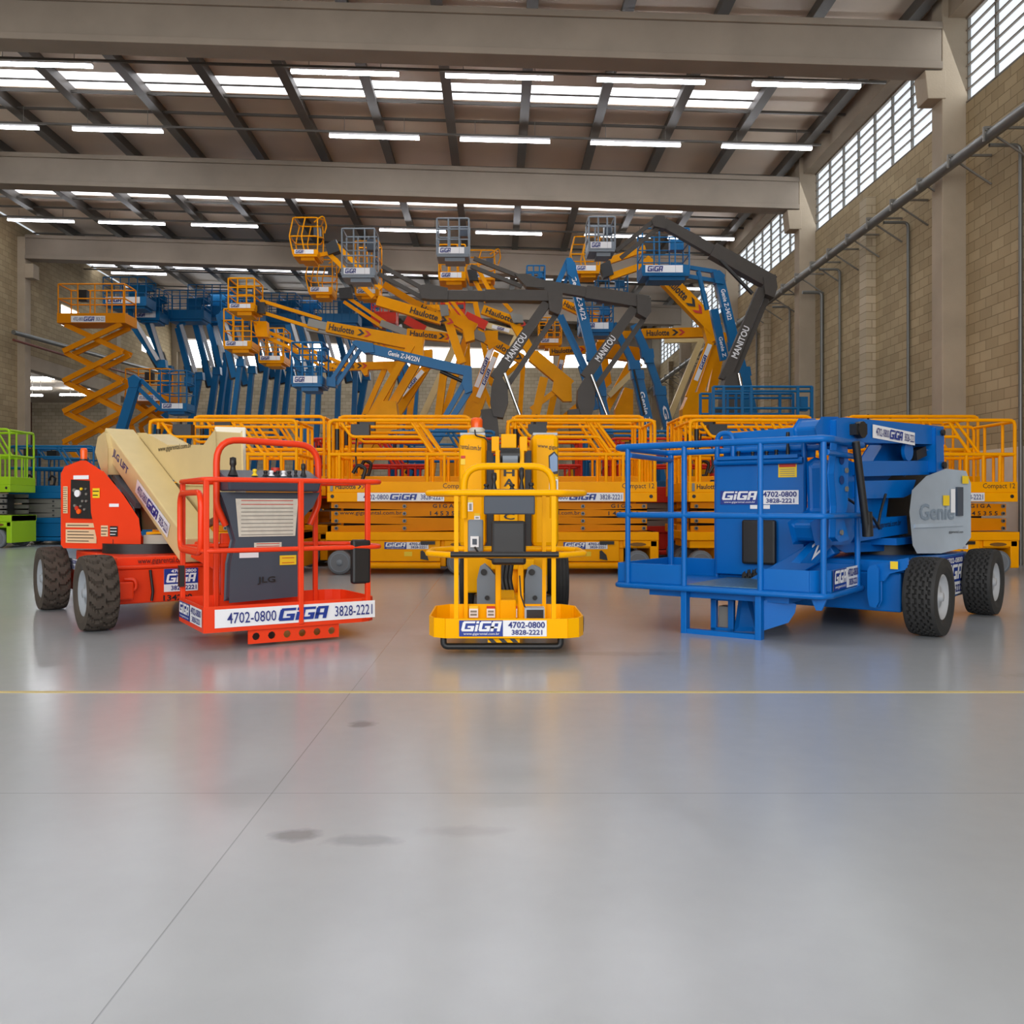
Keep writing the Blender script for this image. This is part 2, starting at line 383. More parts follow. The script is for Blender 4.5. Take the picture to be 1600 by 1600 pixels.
for i, (px, py, Y) in enumerate(((74, 591, 38.3), (57, 607, 41.3), (44, 618, 44), (116, 617, 44), (136, 607, 41.8), (190, 617, 44))):
    c = Q(px, py, Y); hl = .7 if i != 5 else .28; mb = MB(); mb.box((c.x-hl, c.y-.06, c.z-.04), (c.x+hl, c.y+.06, c.z+.05), ATUBE)
    for dx in (-.2, .2): mb.box((c.x+dx-.01, c.y-.01, c.z+.05), (c.x+dx+.01, c.y+.01, 6.945), STL)
    tag(mb.build('tube_light'), 'white tube light under the low annexe ceiling, ' + ['nearest and highest of six', 'second of the left trio', 'lowest one at far left', 'one just behind the raised orange scissor arms', 'one above and right of the scissor arms', 'farthest right of six'][i], 'light', 'tube lights in the left annexe')
mb = MB(); mb.tube([Q(0, 519, 32.4)+V(.5,0,0), Q(251, 586, 47.5)+V(.5,0,0)], .09, GALV); mb.tube([Q(0, 531, 32.4)+V(.5,0,0), Q(120, 566, 38)+V(.5,0,0), Q(256, 603, 47.5)+V(.5,0,0)], .05, mat('red_pipe_paint', (120, 70, 60), .5))
tag(mb.build('service_pipe'), 'long grey and dark red pipe pair running along the left block wall', 'pipe')
# back wall
mb = MB()
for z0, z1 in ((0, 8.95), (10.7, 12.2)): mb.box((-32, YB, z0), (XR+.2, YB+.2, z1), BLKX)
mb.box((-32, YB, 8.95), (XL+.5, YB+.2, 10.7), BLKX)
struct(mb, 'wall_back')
mb = MB(); mb.box((XL, YB-.03, 5.2), (XR, YB, 5.4), CONC); struct(mb, 'trim_1')
bx = XL+.5
xs = [XL+.5+i*(XR-.5-XL-.5)/5 for i in range(6)]
for i in range(5):
    k += 1; mb = MB(); mb.box((xs[i]+.2, YB+.08, 8.95), (xs[i+1]-.2, YB+.12, 10.7), PANB); struct(mb, 'window_%d' % k)
    mb = MB(); mb.box((xs[i]-.2, YB-.15, 0), (xs[i]+.2, YB+.1, 11), CONC); struct(mb, 'column')
# small annexe window and dark door
k += 1; a = Q(28, 622, YB-.05); c = Q(37, 661, YB-.05); mb = MB(); mb.box((a.x, YB-.05, c.z), (c.x, YB-.01, a.z), PANB); struct(mb, 'window_%d' % k)
a = Q(39, 615, YB-.1); mb = MB(); mb.box((a.x, YB-.08, 0), (a.x+.35, YB-.01, a.z), mat('rust_brown_paint', (96, 62, 46), .7)); mb.box((a.x-.3, YB-.07, 0), (a.x, YB-.01, a.z), mat('dull_green_paint', (110, 130, 110), .7)); struct(mb, 'door_1')
# roof: sheets with skylight gaps, purlins, beams
sl = [(y-.46, y+.46) for y in (5.9, 14.05, 22.2, 30.3, 40.2, 46.9)]
mb = MB()
def slab(mb, x0, y0, x1, y1, th, m, dz=0):
    z0, z1 = roofz(x0)+dz, roofz(x1)+dz
    mb.hexa([(x0,y0,z0),(x1,y0,z1),(x1,y1,z1),(x0,y1,z0),(x0,y0,z0+th),(x1,y0,z1+th),(x1,y1,z1+th),(x0,y1,z0+th)], m)
prev = -9
for a, bb in sl: slab(mb, XL-.2, prev, XR+.3, a, .08, ROOF); slab(mb, 6.6, a, XR+.3, bb, .08, ROOF); prev = bb
slab(mb, XL-.2, prev, XR+.3, YB+.2, .08, ROOF); struct(mb, 'ceiling')
for a, bb in sl:
    k += 1; mb = MB(); slab(mb, XL-.2, a, 6.6, a+.45, .03, SKYL, .02); slab(mb, XL-.2, a+.53, 6.6, bb, .03, SKYL, .02); wo = struct(mb, 'window_%d' % k)
    mb = MB(); slab(mb, XL-.2, a+.45, 6.6, a+.53, .06, PURL, 0); struct(mb, 'window_bar', parent=wo)
# sheet ribs / thin cross members
for i, yy in enumerate([y for c in COLY+[49.9] for y in (c-8.15+1.2, c-8.15+2.15, c-8.15+5.1, c-8.15+6.15)]):
    if yy < 9: continue
    mb = MB(); slab(mb, XL, yy-.03, XR-.3, yy+.03, .06, PURL, -.22); struct(mb, 'roof_cross_rail')
for j in range(-9, 5):
    x = .74+1.95*j
    mb = MB(); z = roofz(x); mb.box((x-.07, -9, z-.3), (x+.07, YB, z), PURL); mb.box((x-.12, -9, z-.31), (x+.12, YB, z-.27), PURL); struct(mb, 'roof_purlin')
for y in COLY+[YB-.4]:
    mb = MB(); x0, x1 = XL+.31, XR-.48; b0 = lambda x: 9.66+.032*(XR-x)
    def seg(ya, yb_, d0, d1, m=CONB):
        mb.hexa([(x0,ya,b0(x0)+d0),(x1,ya,b0(x1)+d0),(x1,yb_,b0(x1)+d0),(x0,yb_,b0(x0)+d0),(x0,ya,b0(x0)+d1),(x1,ya,b0(x1)+d1),(x1,yb_,b0(x1)+d1),(x0,yb_,b0(x0)+d1)], m)
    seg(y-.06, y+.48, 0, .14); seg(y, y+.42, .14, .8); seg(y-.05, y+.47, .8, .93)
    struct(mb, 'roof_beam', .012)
# tube lights under the roof
ordn = ['first', 'second', 'third', 'fourth', 'fifth', 'sixth', 'seventh', 'eighth', 'ninth', 'tenth']
def lights(Y, pxs, y0, y1, rowname, Lm=2.4):
    z0 = H+(CY-y0)/F*Y; z1 = H+(CY-y1)/F*Y; zz = lambda x: z0+(z1-z0)*(x-XL)/(XR-XL)
    for i, px in enumerate(sorted(pxs, reverse=True)):
        x = (px-CX)/F*Y; t = thing('tube_light', '%s tube light from the right in %s' % (ordn[i], rowname), 'light', (x, Y, zz(x)), 0, 'tube lights under the roof')
        s_ = (zz(1)-zz(0))
        mb = MB(); mb.bar((-Lm/2, 0, -Lm/2*s_), (Lm/2, 0, Lm/2*s_), .09, .05, TUBE); mb.build('lamp_tube', t)
        mb = MB(); mb.bar((-Lm/2, 0, .055-Lm/2*s_), (Lm/2, 0, .055+Lm/2*s_), .12, .05, WHT); mb.build('housing', t)
        mb = MB()
        h_ = roofz(x)-zz(x)-.2
        for dx in (-.8, .8):
            mb = MB(); mb.tube([(dx, 0, .08+dx*s_), (dx, 0, h_)], .008, STL, 5); mb.build('hanger', t)
    mb = MB(); mb.bar((XL+.2, Y, zz(XL)+.13), (XR-.6, Y, zz(XR)+.13), .05, .05, PURL); struct(mb, 'light_rail')
lights(19.5, [1260, 1017, 780, 539, 60], 86, 138, 'the row just behind the nearest beam')
lights(23.4, [1198, 993, 789, 585, 184, -10], 191, 234, 'the row before the second beam')
lights(31.8, [1095, 890-95, 645, 985-20, 351, 206, 64], 343, 375, 'the row before the third beam')
lights(38.6, [217, 1080], 425, 452, 'the far row past the third beam')
# pipe with brackets along the right wall
t = thing('wall_pipe', 'long grey pipe on triangular brackets running high along the right block wall', 'pipe', (8.6, 0, 7.5))
mb = MB(); mb.tube([(0, -2, 0), (0, YB-.2, 0)], .1, GALV, 12); mb.build('pipe', t)
for i in range(36):
    y = 14.0+i*1.2 if i < 30 else -2+(i-30)*2.4
    if y > YB-1 : continue
    mb = MB(); mb.bar((-.12, y, .12), (.69, y, .12), .04, .04, STL); mb.bar((-.1, y, .1), (.69, y, -.42), .03, .03, STL); mb.bar((-.12, y, -.12), (-.12, y, .13), .03, .03, STL); mb.build('bracket', t)
for i, (Y, top) in enumerate(((15.4, 7.3), (19.6, 7.3), (23.5, 7.3), (24.8, 7.0), (27.5, 7.2), (31.0, 7.2))):
    mb = MB(); x = XR-.06
    mb.tube([(x-.55, Y, top+.1), (x, Y, top+.1), (x, Y, 0)], .035 if i != 3 else .05, GALV, 8, fl=.12)
    tag(mb.build('conduit'), 'thin grey conduit down the right block wall, ' + ordn[i] + ' from the camera', 'conduit', 'conduits on the right wall')

# ---------------------------------------------------------------- wheels
def tyre(mb, c, ax, R, rr, wd, m, groove, n=96):
    # c: centre, ax: axle direction (outer side); groove(theta, s) -> depth cut from the tread
    ax = Vector(ax).normalized(); u = Vector((0,0,1)); v = ax.cross(u).normalized(); c = Vector(c)
    prof = [(rr, -.40), (rr+.02, -.46), (rr+(R-rr)*.45, -.5), (R*.965, -.47)]
    ss = [-.47+.94*i/46 for i in range(47)]
    rows = [(r, h, None) for r, h in prof] + [(R, s_, s_) for s_ in ss] + [(r, -h, None) for r, h in prof[::-1]]
    vs = []
    for r, h, s_ in rows:
        for k in range(n):
            th = 2*math.pi*k/n; q = r
            if s_ is not None: q = r - groove(th, s_) - .012*abs(s_/.47)**4
            vs.append(c + ax*h*wd + q*(math.cos(th)*u + math.sin(th)*v))
    fs = [(i*n+k, i*n+(k+1) % n, (i+1)*n+(k+1) % n, (i+1)*n+k) for i in range(len(rows)-1) for k in range(n)]
    mb.add(vs, fs, m, False)
def lug(th, s_):
    x = (th*18/(2*math.pi) + .32*math.sin(abs(s_)*9) + (.5 if s_ > 0 else 0)) % 1
    return .022 if x < .28 and abs(s_) > .04 else 0
def zig(th, s_):
    z = .035*(1 if (th*28/(2*math.pi)) % 1 < .5 else -1)
    return .02 if any(abs(s_-(g+z)) < .03 for g in (-.28, -.09, .1, .29)) else 0
def plain(th, s_): return .004 if any(abs(s_-g) < .03 for g in (-.25, 0, .25)) else 0
def wheel(root, base, c, ax, R, rr, wd, tm, rm, groove, n=96, name='wheel'):
    mb = MB(); tyre(mb, c, ax, R, rr, wd, tm, groove, n); o = mb.build(name, root, base)
    ax = Vector(ax).normalized(); c = Vector(c)
    mb = MB(); mb.lathe([(rr*1.04, wd*.40), (rr*.93, wd*.42), (rr*.86, wd*.30), (rr*.55, wd*.2), (rr*.5, wd*.3), (rr*.22, wd*.32), (rr*.2, wd*.42), (0.0001, wd*.43)], c, ax, rm, 24, True, False)
    mb.lathe([(rr*1.02, 0), (rr*1.02, -wd*.38)], c, ax, rm, 24, True, False)
    r = mb.build('rim', o, None)
    for p in r.data.vertices: p.co -= Vector(base)
    mb = MB()
    for k in range(6):
        a = k*math.pi/3; u = Vector((0,0,1)); v = ax.cross(u)
        mb.cyl(c+ax*wd*.24+(u*math.cos(a)+v*math.sin(a))*rr*.37, ax, .012, wd*.06, STL, 6)
    b_ = mb.build('wheel_nut', o, None); b_['kind'] = 'stuff'
    for p in b_.data.vertices: p.co -= Vector(base)
    return o
# ---------------------------------------------------------------- scissor lifts (local: x length 0..2.29, y depth 0..1.2)
def make_lift(label, M, A, loc, text=True, serial='145355', group=None):
    t = thing('scissor_lift', label, 'scissor lift', loc, 0, group); L, W_ = 2.29, 1.2
    def P(mb, n, par=t, bevel=0): return mb.build(n, par, None, bevel)
    mb = MB(); mb.box((-.02, .0, .52), (L+.03, W_, .65), M)
    mb.box((.42, .02, .2), (1.72, W_-.02, .52), M); mb.box((.03, .06, .4), (.42, W_-.06, .52), M); mb.box((1.72, .06, .4), (L, W_-.06, .52), M)
    mb.box((1.78, .02, .42), (L+.01, .06, .52), M); mb.box((L-.1, .02, .1), (L+.03, W_-.02, .65), M)
    mb.box((1.66, .1, .12), (1.8, W_-.1, .5), M)
    base = P(mb, 'chassis', t, .012)
    mb = MB(); mb.tube([(.4, .06, .14), (1.72, .06, .14)], .052, M, 10); P(mb, 'pothole_guard', t)
    mb = MB(); mb.box((1.42, -.006, .46), (1.64, .02, .51), BLK)
    P(mb, 'panel_slot', t); mb = MB(); mb.prism([(1.42, -.005, .24), (1.54, -.005, .22), (1.52, -.005, .3), (1.45, -.005, .37), (1.42, -.005, .36)], (0, .02, 0), BLK)
    P(mb, 'tie_hole', t); mb = MB(); mb.prism([(x_+2.0+dx, .012, .46+dz) for x_, dx, dz in [(0, .13*math.cos(a)*(1), .028*math.sin(a)) for a in [i*math.pi/6 for i in range(12)]]], (0, .02, 0), mat('dark_amber_slot', (120, 80, 12), .6))
    P(mb, 'panel_slot', t)
    for x in (.19, 2.0):
        for y in (.07, W_-.07):
            mb = MB(); mb.lathe([(.14, .08), (.175, .082), (.185, .06), (.185, -.06), (.175, -.085)], (x, y, .185), (0, -1, 0), NMT, 24)
            mb.lathe([(.15, .07), (.148, .092), (.13, .075), (.05, .075), (.045, .1), (.0001, .1)], (x, y, .185), (0, -1, 0), GRY, 20); P(mb, 'wheel', t)
    for i in range(4):
        z = .655+i*.112
        for y, d in ((.07, .06), (W_-.13, .06)):
            mb = MB(); sl_ = .02*(1 if i % 2 else -1)
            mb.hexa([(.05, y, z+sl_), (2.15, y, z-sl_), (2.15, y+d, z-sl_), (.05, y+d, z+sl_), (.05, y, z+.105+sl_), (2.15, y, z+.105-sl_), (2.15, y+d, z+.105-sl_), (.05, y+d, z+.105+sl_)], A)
            if y < .5:
                for x in (.13, 1.17, 2.1):
                    mb.cyl((x, y, z+.05), (0, -1, 0), .03, .02, GALV, 10); mb.cyl((x, y-.02, z+.05), (0, -1, 0), .018, .006, BLK, 10)
            P(mb, 'scissor_arm', t)
    mb = MB(); mb.box((L-.02, .1, .62), (L+.32, W_-.1, .95), A) if False else mb.box((.2, .3, .66), (1.9, W_-.3, 1.05), BLK); P(mb, 'hydraulic_pack', t)
    mb = MB(); mb.box((0, 0, 1.108), (L, W_, 1.25), M); mb.box((0, .005, 1.25), (L, .03, 1.414), M); mb.box((0, W_-.03, 1.25), (L, W_, 1.414), M)
    mb.box((0, .03, 1.25), (.02, W_-.03, 1.414), M); mb.box((L-.02, .03, 1.25), (L, W_-.03, 1.414), M)
    for x in (.08, 2.2): mb.cyl((x, 0, 1.19), (0, -1, 0), .028, .006, BLK, 12)
    P(mb, 'platform', t, .008)
    mb = MB(); mb.box((.05, -.012, 1.27), (.09, 0, 1.39), GALV); P(mb, 'latch', t)
    r = .026
    for y in (.03, W_-.03):
        f = 1 if y < .5 else 0
        mb = MB(); mb.tube([(.03, y, 1.41), (.03, y, 2.35), (L-.03, y, 2.35), (L-.03, y, 1.41)], r, M, 8, fl=.09)
        mb.tube([(.03, y, 1.83), (L-.03, y, 1.83)], r*1.1, M, 8)
        for x in (.18, 1.52, 1.78, 2.03): mb.tube([(x, y, 1.41), (x, y, 1.83)], r*.95, M, 8)
        mb.tube([(.14, y+.05, 1.41), (.14, y+.05, 2.33)], r, M, 8)
        P(mb, 'guard_rail', t)
        yy = y+.035 if y < .5 else y-.035
        mb = MB(); mb.tube([(.2, yy, 2.32), (.36, yy, 2.1), (1.42, yy, 2.1), (1.62, yy, 1.83)], r*.9, M, 8, fl=.12)
        mb.tube([(1.27, yy, 2.33), (1.6, yy, 1.83)], r*.9, M, 8); mb.tube([(1.38, yy, 2.33), (1.75, yy, 1.83)], r*.9, M, 8)
        P(mb, 'folding_rail', t)
    for x in (.03, L-.03):
        mb = MB(); mb.tube([(x, .05, 2.33), (x, W_-.05, 2.33)], r, M, 8); mb.tube([(x, .05, 1.83), (x, W_-.05, 1.83)], r, M, 8)
        for y in (.35, .6, .85): mb.tube([(x, y, 1.41), (x, y, 2.33 if y != .6 else 1.83)], r*.9, M, 8)
        P(mb, 'end_rail', t)
    mb = MB(); mb.box((.34, .12, 2.12), (.62, .3, 2.3), BLK); mb.cyl((.44, .2, 2.3), (0, 0, 1), .02, .1, BLK, 8); mb.tube([(.42, .2, 2.12), (.4, .2, 1.9), (.42, .2, 1.55)], .014, BLK, 6)
    P(mb, 'control_box', t)
    mb = MB(); mb.tube([(.14, .08, 1.9), (.14, .08, 2.22)], .036, BLK, 8); P(mb, 'foam_grip', t)
    mb = MB(); mb.tube([(.38, .2, 1.42), (.5, .2, 1.42), (.56, .2, 1.62), (.44, .2, 1.68), (.36, .2, 1.55)], .03, BLK, 6, fl=.05); P(mb, 'coiled_cable', t)
    if text:
        mb = MB(); mb.text('Haulotte', (.125, .003, 1.30), (.31, 0, 0), (0, 0, .075), INK, True)
        for i, m in ((0, INK), (1, REDI)):
            x = .46+i*.055; mb.add([(x, .003, 1.375), (x+.025, .003, 1.375), (x+.06, .003, 1.34), (x+.025, .003, 1.305), (x, .003, 1.305), (x+.035, .003, 1.34)], [(0,5,2,1), (5,4,3,2)], m)
        mb.text('Compact 12', (1.76, .003, 1.29), (.49, 0, 0), (0, 0, .1), INK, False); P(mb, 'lettering', t)
        mb = MB(); mb.sticker('wide', (.46, -.002, 1.116), (1.32, 0, 0), (0, 0, .13)); P(mb, 'sticker', t)
        mb = MB(); mb.sticker('block', (.87, .018, .39), (.67, 0, 0), (0, 0, .105)); P(mb, 'sticker', t)
        mb = MB(); mb.text('www.gigarental.com.br', (.18, .066, .895), (.95, 0, 0), (0, 0, .075), INK, False)
        mb.text('G I G A', (1.6, .066, 1.015), (.32, 0, 0), (0, 0, .06), INK, True); mb.text(' '.join(serial), (1.56, .066, .9), (.46, 0, 0), (0, 0, .065), INK, True)
        P(mb, 'stencil_text', t)
        mb = MB(); mb.quad((1.17, .017, .28), (.12, 0, 0), (0, 0, .07), WRN); P(mb, 'warning_label', t)
    return t
LY = 13.28; sc_ = F/LY
lx = lambda px: (px-CX)/sc_
GF = 'yellow scissor lifts in the front row'
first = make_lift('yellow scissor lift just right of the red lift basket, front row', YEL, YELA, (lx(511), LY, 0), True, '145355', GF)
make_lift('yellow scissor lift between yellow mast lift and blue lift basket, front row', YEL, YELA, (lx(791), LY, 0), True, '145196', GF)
dup(first, (lx(230), LY, 0), 'yellow scissor lift directly behind the red boom lift, front row', GF)
dup(first, (lx(1076), LY, 0), 'yellow scissor lift directly behind the blue basket lift, front row', GF)
dup(first, (lx(1355), LY, 0), 'yellow scissor lift at far right against the block wall, front row', GF)
far = make_lift('yellow scissor lift in second row behind the red boom lift', YEL, YELA, (lx(238), LY+1.75, 0), False, '', 'yellow scissor lifts in the second row')
far.scale = (1, 1, 1.1)
for n_, px in (('second row behind the first gap right of red basket', 520), ('second row behind the yellow mast lift', 800), ('second row behind the blue basket', 1070), ('second row nearest the right block wall', 1340)):
    dup(far, (lx(px)*1.1, LY+1.75, 0), 'yellow scissor lift in '+n_, 'yellow scissor lifts in the second row', (1, 1, 1.1))
redl = make_lift('red scissor lift in third row seen between yellow rails, left', REDS, STL, (-3.6, LY+3.7, 0), False, '', 'red scissor lifts in the third row')
dup(redl, (-.6, LY+3.7, 0), 'red scissor lift in third row seen left of yellow mast lift', 'red scissor lifts in the third row')
dup(redl, (2.2, LY+3.7, 0), 'red scissor lift in third row seen right of yellow mast lift', 'red scissor lifts in the third row')
dup(redl, (5.0, LY+3.7, 0), 'red scissor lift in third row behind the blue basket lift', 'red scissor lifts in the third row')
blul = make_lift('blue scissor lift with grey arms at left, nearest one beside lime green lift', BLU2, STL, (-13.0, 23.3, 0), False, '', 'blue scissor lifts at the left')
blul.scale = (1, 1, 1.12)
dup(blul, (-10.4, 24.0, 0), 'blue scissor lift mostly hidden by red turret cover at left', 'blue scissor lifts at the left', (1, 1, 1.12))
dup(blul, (-13.2, 24.9, 0), 'blue scissor lift in second line behind the nearest blue one, far left', 'blue scissor lifts at the left', (1, 1, 1.14))
dup(blul, (-2.3, LY+5.3, 0), 'blue scissor lift behind the red ones left of yellow mast lift', 'blue scissor lifts behind the red ones')
dup(blul, (1.9, LY+5.3, 0), 'blue scissor lift behind the red ones right of yellow mast lift', 'blue scissor lifts behind the red ones')
make_lift('lime green scissor lift with grey arms at far left edge', GRN, STL, (-14.3, 21.6, 0), False).scale = (1, 1, 1.25)

# ---------------------------------------------------------------- red and cream boom lift (left)
s_ = V(.604, -.797, 0); e_ = V(.797, .604, 0)
RF = Frame((-3.365, 7.355, 0), math.atan2(e_.y, e_.x))
t = thing('boom_lift', 'red boom lift with folded cream arms and lug tyres, basket facing front left', 'boom lift', RF((.6, .9, 0)))
base = Vector(t.location)
def P(mb, n, par=None, bevel=0):
    return mb.build(n, par if par is not None else t, base, bevel)
for (x, y) in ((0, 0), (0, 1.87), (1.38, 0), (1.38, 1.87)):
    sg = -1 if x < .5 else 1
    wheel(t, base, RF((x, y, .318)), e_*sg, .318, .19, .25, RUBB, RIM, lug)
mb = MB(RF); mb.box((.16, .02, .2), (1.22, 1.85, .5), RED); mb.box((.12, -.1, .25), (.28, .12, .4), RED)
mb.box((.2, .14, .5), (1.2, 1.75, .6), RED); mb.box((.16, .0, .5), (1.22, .3, .53), RED)
mb.box((-.06, .06, .27), (1.44, .14, .36), RED); mb.box((-.06, 1.83, .27), (1.44, 1.91, .36), RED)
P(mb, 'chassis', bevel=.015)
mb = MB(RF); mb.tube([(.44, .0, .49), (.46, -.01, .3), (.45, -.01, .22)], .012, BLK, 6); P(mb, 'strap', t)
mb = MB(RF); mb.tube([(.22, -.03, .42), (.30, -.06, .42), (.31, -.06, .33), (.22, -.03, .31)], .018, RED, 6, fl=.04); P(mb, 'tie_down_ring', t)
pf = Plane(RF((0, .015, 0)), RF((1.2, .015, 0)))
mb = MB(); mb.sticker('square', *pf.rect(256, 889, 309, 925)); P(mb, 'sticker')
mb = MB(); o, u, v = pf.rect(255, 930, 300, 939); mb.text('134200', o+pf.n*.004, u, v, INK, True); P(mb, 'stencil_text')
pf2 = Plane(RF((0, .13, 0)), RF((1.2, .13, 0)))
mb = MB(); o, u, v = pf2.rect(215, 872, 300, 884); mb.text('www.gigarental.com.br', o+pf2.n*.005, u, v, INK, False); P(mb, 'lettering')
psd = Plane(RF((.155, .3, 0)), RF((.155, 1.6, 0)))
mb = MB(); o, u, v = psd.rect(106, 871, 121, 887); mb.sticker('block', o, u, v); P(mb, 'sticker')
mb = MB(RF); mb.cyl((.67, .93, .6), (0, 0, 1), .4, .09, BLK, 24); P(mb, 'turntable')
mb = MB(RF); mb.box((.35, .9, .68), (1.1, 1.75, .73), BLK); P(mb, 'turret_plate')
# hood
pa = Plane(((97-CX)/F*8.62, 8.62), ((222-CX)/F*8.3, 8.3))
mb = MB(); pa.poly(mb, [(97, 741), (102, 731), (126, 722), (134, 722), (163, 741), (196, 788), (214, 810), (219, 835), (222, 843), (222, 855), (168, 856), (100, 854), (97, 850)], 0, RED, V(-.39, .84, 0)); P(mb, 'hood', bevel=.035)
pb = pa.off(.1)
mb = MB(); pb.poly(mb, [(144, 742), (160, 741), (190, 777), (213, 812), (216, 836), (216, 852), (207, 855), (157, 851), (146, 800)], 0, RED, V(-.055, .12, 0)); P(mb, 'side_cover', bevel=.03)
pc = pa.off(.02)
mb = MB(); pc.poly(mb, [(112, 751), (143, 753), (142, 785), (147, 809), (111, 808)], .03, BLK); cp = P(mb, 'control_panel', bevel=.01)
mb = MB()
random.seed(3)
for px, py, r, m in ((122, 771, .035, WHT), (117, 766, .018, STL), (128, 764, .014, WRN), (121, 794, .022, REDI), (124, 799, .026, ORL), (135, 764, .01, STL), (130, 783, .012, STL), (136, 783, .012, STL), (118, 790, .014, STL), (133, 796, .012, STL), (127, 791, .012, STL), (136, 772, .012, STL)):
    mb.cyl(pc(px, py), pc.n, r, .015, m, 12)
bt = mb.build('dial_and_switches', cp, base); bt['kind'] = 'stuff'
pd = pa.off(.003)
def lab(pl, x0, y0, x1, y1, m, name, lines=0):
    mb = MB(); o, u, v = pl.rect(x0, y0, x1, y1); mb.quad(o+pl.n*.003, u, v, m)
    for i in range(lines): mb.quad(o+pl.n*.006+u*.06+v*((i+.55)/(lines+.4)), u*(.86 if i % 3 else .7), v*(.25/(lines+.4)), INK if m is not INK else WHT)
    return P(mb, name)
lab(pd, 115, 743, 139, 749, WHT, 'label_strip'); lab(pd, 103, 817, 151, 824, TAN, 'placard', 1); lab(pd, 103, 827, 151, 848, TAN, 'placard', 4)
lab(pd, 99, 760, 106, 802, TAN, 'vent_strip', 12)
pe = pb.off(.003)
lab(pe, 145, 763, 156, 778, WRN, 'warning_label', 2); lab(pe, 158, 821, 169, 838, TAN, 'label', 3); lab(pe, 172, 822, 184, 838, INK, 'label', 3)
lab(pe, 171, 787, 186, 792, WHT, 'label_strip')
mb = MB(); mb.text('TOUCAN', pe(148, 784)+pe.n*.004, pe(172, 790)-pe(148, 784), V(0, 0, .03), INK, True) if False else None
mb = MB(); c = pa.off(-.2)(131, 722); mb.cyl(c, (0, 0, 1), .04, .03, BLK, 12); mb.lathe([(.032, .03), (.034, .12), (.026, .14), (.0001, .142)], c, (0, 0, 1), ORL, 14); P(mb, 'beacon')
# battery tray in front of the arm foot
mb = MB(); mb.pbox(224, 836, 264, 856, 8.25, .35, mat('tray_grey', (170, 160, 146), .6)); P(mb, 'battery_tray')
# cream arms
PB = Plane((-4.1, 9.5), (-2.78, 8.0))
def pl_bar(mb, pl, a, b, wd, ht, m, **k): mb.bar(pl(*a), pl(*b), wd, ht, m, **k)
up_ = (0, 0, 1)
mb = MB(); pl_bar(mb, PB, (184, 686), (312, 860), .3, .25, CRM); P(mb, 'upper_arm', bevel=.012)
mb = MB()
a, b = PB.off(.137)(186, 720), PB.off(.137)(228, 792)
u = PB(312, 860)-PB(184, 686); L_ = u.length; u = u/L_; nrm = PB.n; vv = u.cross(nrm); vv = vv if vv.z > 0 else -vv
o = PB(184, 686)+nrm*.153
mb.text('JLG LIFT', o+u*.36-vv*.05, u*.5, vv*.1, INKB, True)
mb.sticker('wide', o+u*1.15-vv*.07, u*.95, vv*.14); P(mb, 'lettering')
mb = MB(); PB.off(.2).poly(mb, [(149, 706), (153, 684), (163, 676), (168, 700), (168, 742), (160, 740)], .42, CRM); P(mb, 'pivot_plate', bevel=.01)
pg = PB.off(-.16)
mb = MB(); pg.poly(mb, [(206, 678), (228, 678), (262, 697), (318, 697), (336, 673), (338, 742), (320, 757), (282, 756), (262, 742)], .26, CRM); P(mb, 'lower_arm', bevel=.012)
mb = MB(); o, u, v = pg.off(.004).rect(247, 698, 299, 708); mb.text('www.gigarental.com.br', o, u, v, INK, False); P(mb, 'lettering')
mb = MB(); PB.off(-.05).poly(mb, [(217, 770), (240, 758), (262, 800), (245, 826), (219, 826)], .34, CRM); P(mb, 'arm_foot', bevel=.01)
mb = MB(); PB.off(-.2).poly(mb, [(236, 756), (285, 756), (338, 742), (345, 800), (290, 830), (250, 826)], .16, CRM); P(mb, 'link_arm', bevel=.01)
# tower end block: its pale face looks to the viewer
c0 = Q(360, 667, 8.45); TF = Frame((c0.x, c0.y, 0), math.atan2(.30, .95))
mb = MB(TF); mb.box((-.145, 0, .86), (.145, .3, c0.z), CRW); P(mb, 'tower_block', bevel=.012)
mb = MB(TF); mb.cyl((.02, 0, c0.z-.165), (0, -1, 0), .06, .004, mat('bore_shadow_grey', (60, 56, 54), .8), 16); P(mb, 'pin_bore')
# hoses
mb = MB()
for a in (((168, 708), (180, 740), (176, 775), (200, 800)), ((172, 716), (190, 745), (196, 780), (212, 806)), ((170, 730), (182, 770), (206, 812)), ((176, 720), (205, 760), (216, 800), (218, 830))):
    mb.tube([PB.off(-.02)(*p) for p in a], .03, BLK, 6, fl=.15)
h = P(mb, 'hose'); h['kind'] = 'stuff'
mb = MB(); pl_bar(mb, PB.off(.05), (180, 745), (216, 790), .06, .06, GRY); P(mb, 'cylinder')
# basket
BF = Frame((-2.102, 6.297, .1286), math.radians(31.3), .926)
W_, D_, r0 = 1.46, .9, .15
def rim_path(z, inset=0): return [(inset, inset, z), (W_-inset, inset, z), (W_-inset, D_-inset, z), (inset, D_-inset, z)]
def tray(mb, xf_path, z0, z1, m, th=.012):
    for i in range(len(xf_path)):
        a, b = xf_path[i], xf_path[(i+1) % len(xf_path)]
        mb.bar((a[0], a[1], (z0+z1)/2), (b[0], b[1], (z0+z1)/2), th, z1-z0, m)
outl = [(0, 0), (1.31, 0), (1.38, .02), (1.44, .08), (1.46, .15), (1.46, .75), (1.44, .82), (1.38, .88), (1.31, .9), (0, .9)]
bk = MB(BF); tray(bk, outl, 0, .205, RED)
bk.prism([(x, y, .004) for x, y in outl], (0, 0, .02), RED); bk.box((.34, .15, -.02), (1.0, .85, .004), RED)
bk = P(bk, 'basket')
mb = MB(BF); bulge = [(0, 0), (1.2, 0), (1.47, -.01), (1.53, .14), (1.5, .75), (1.3, .9), (0, .9)]
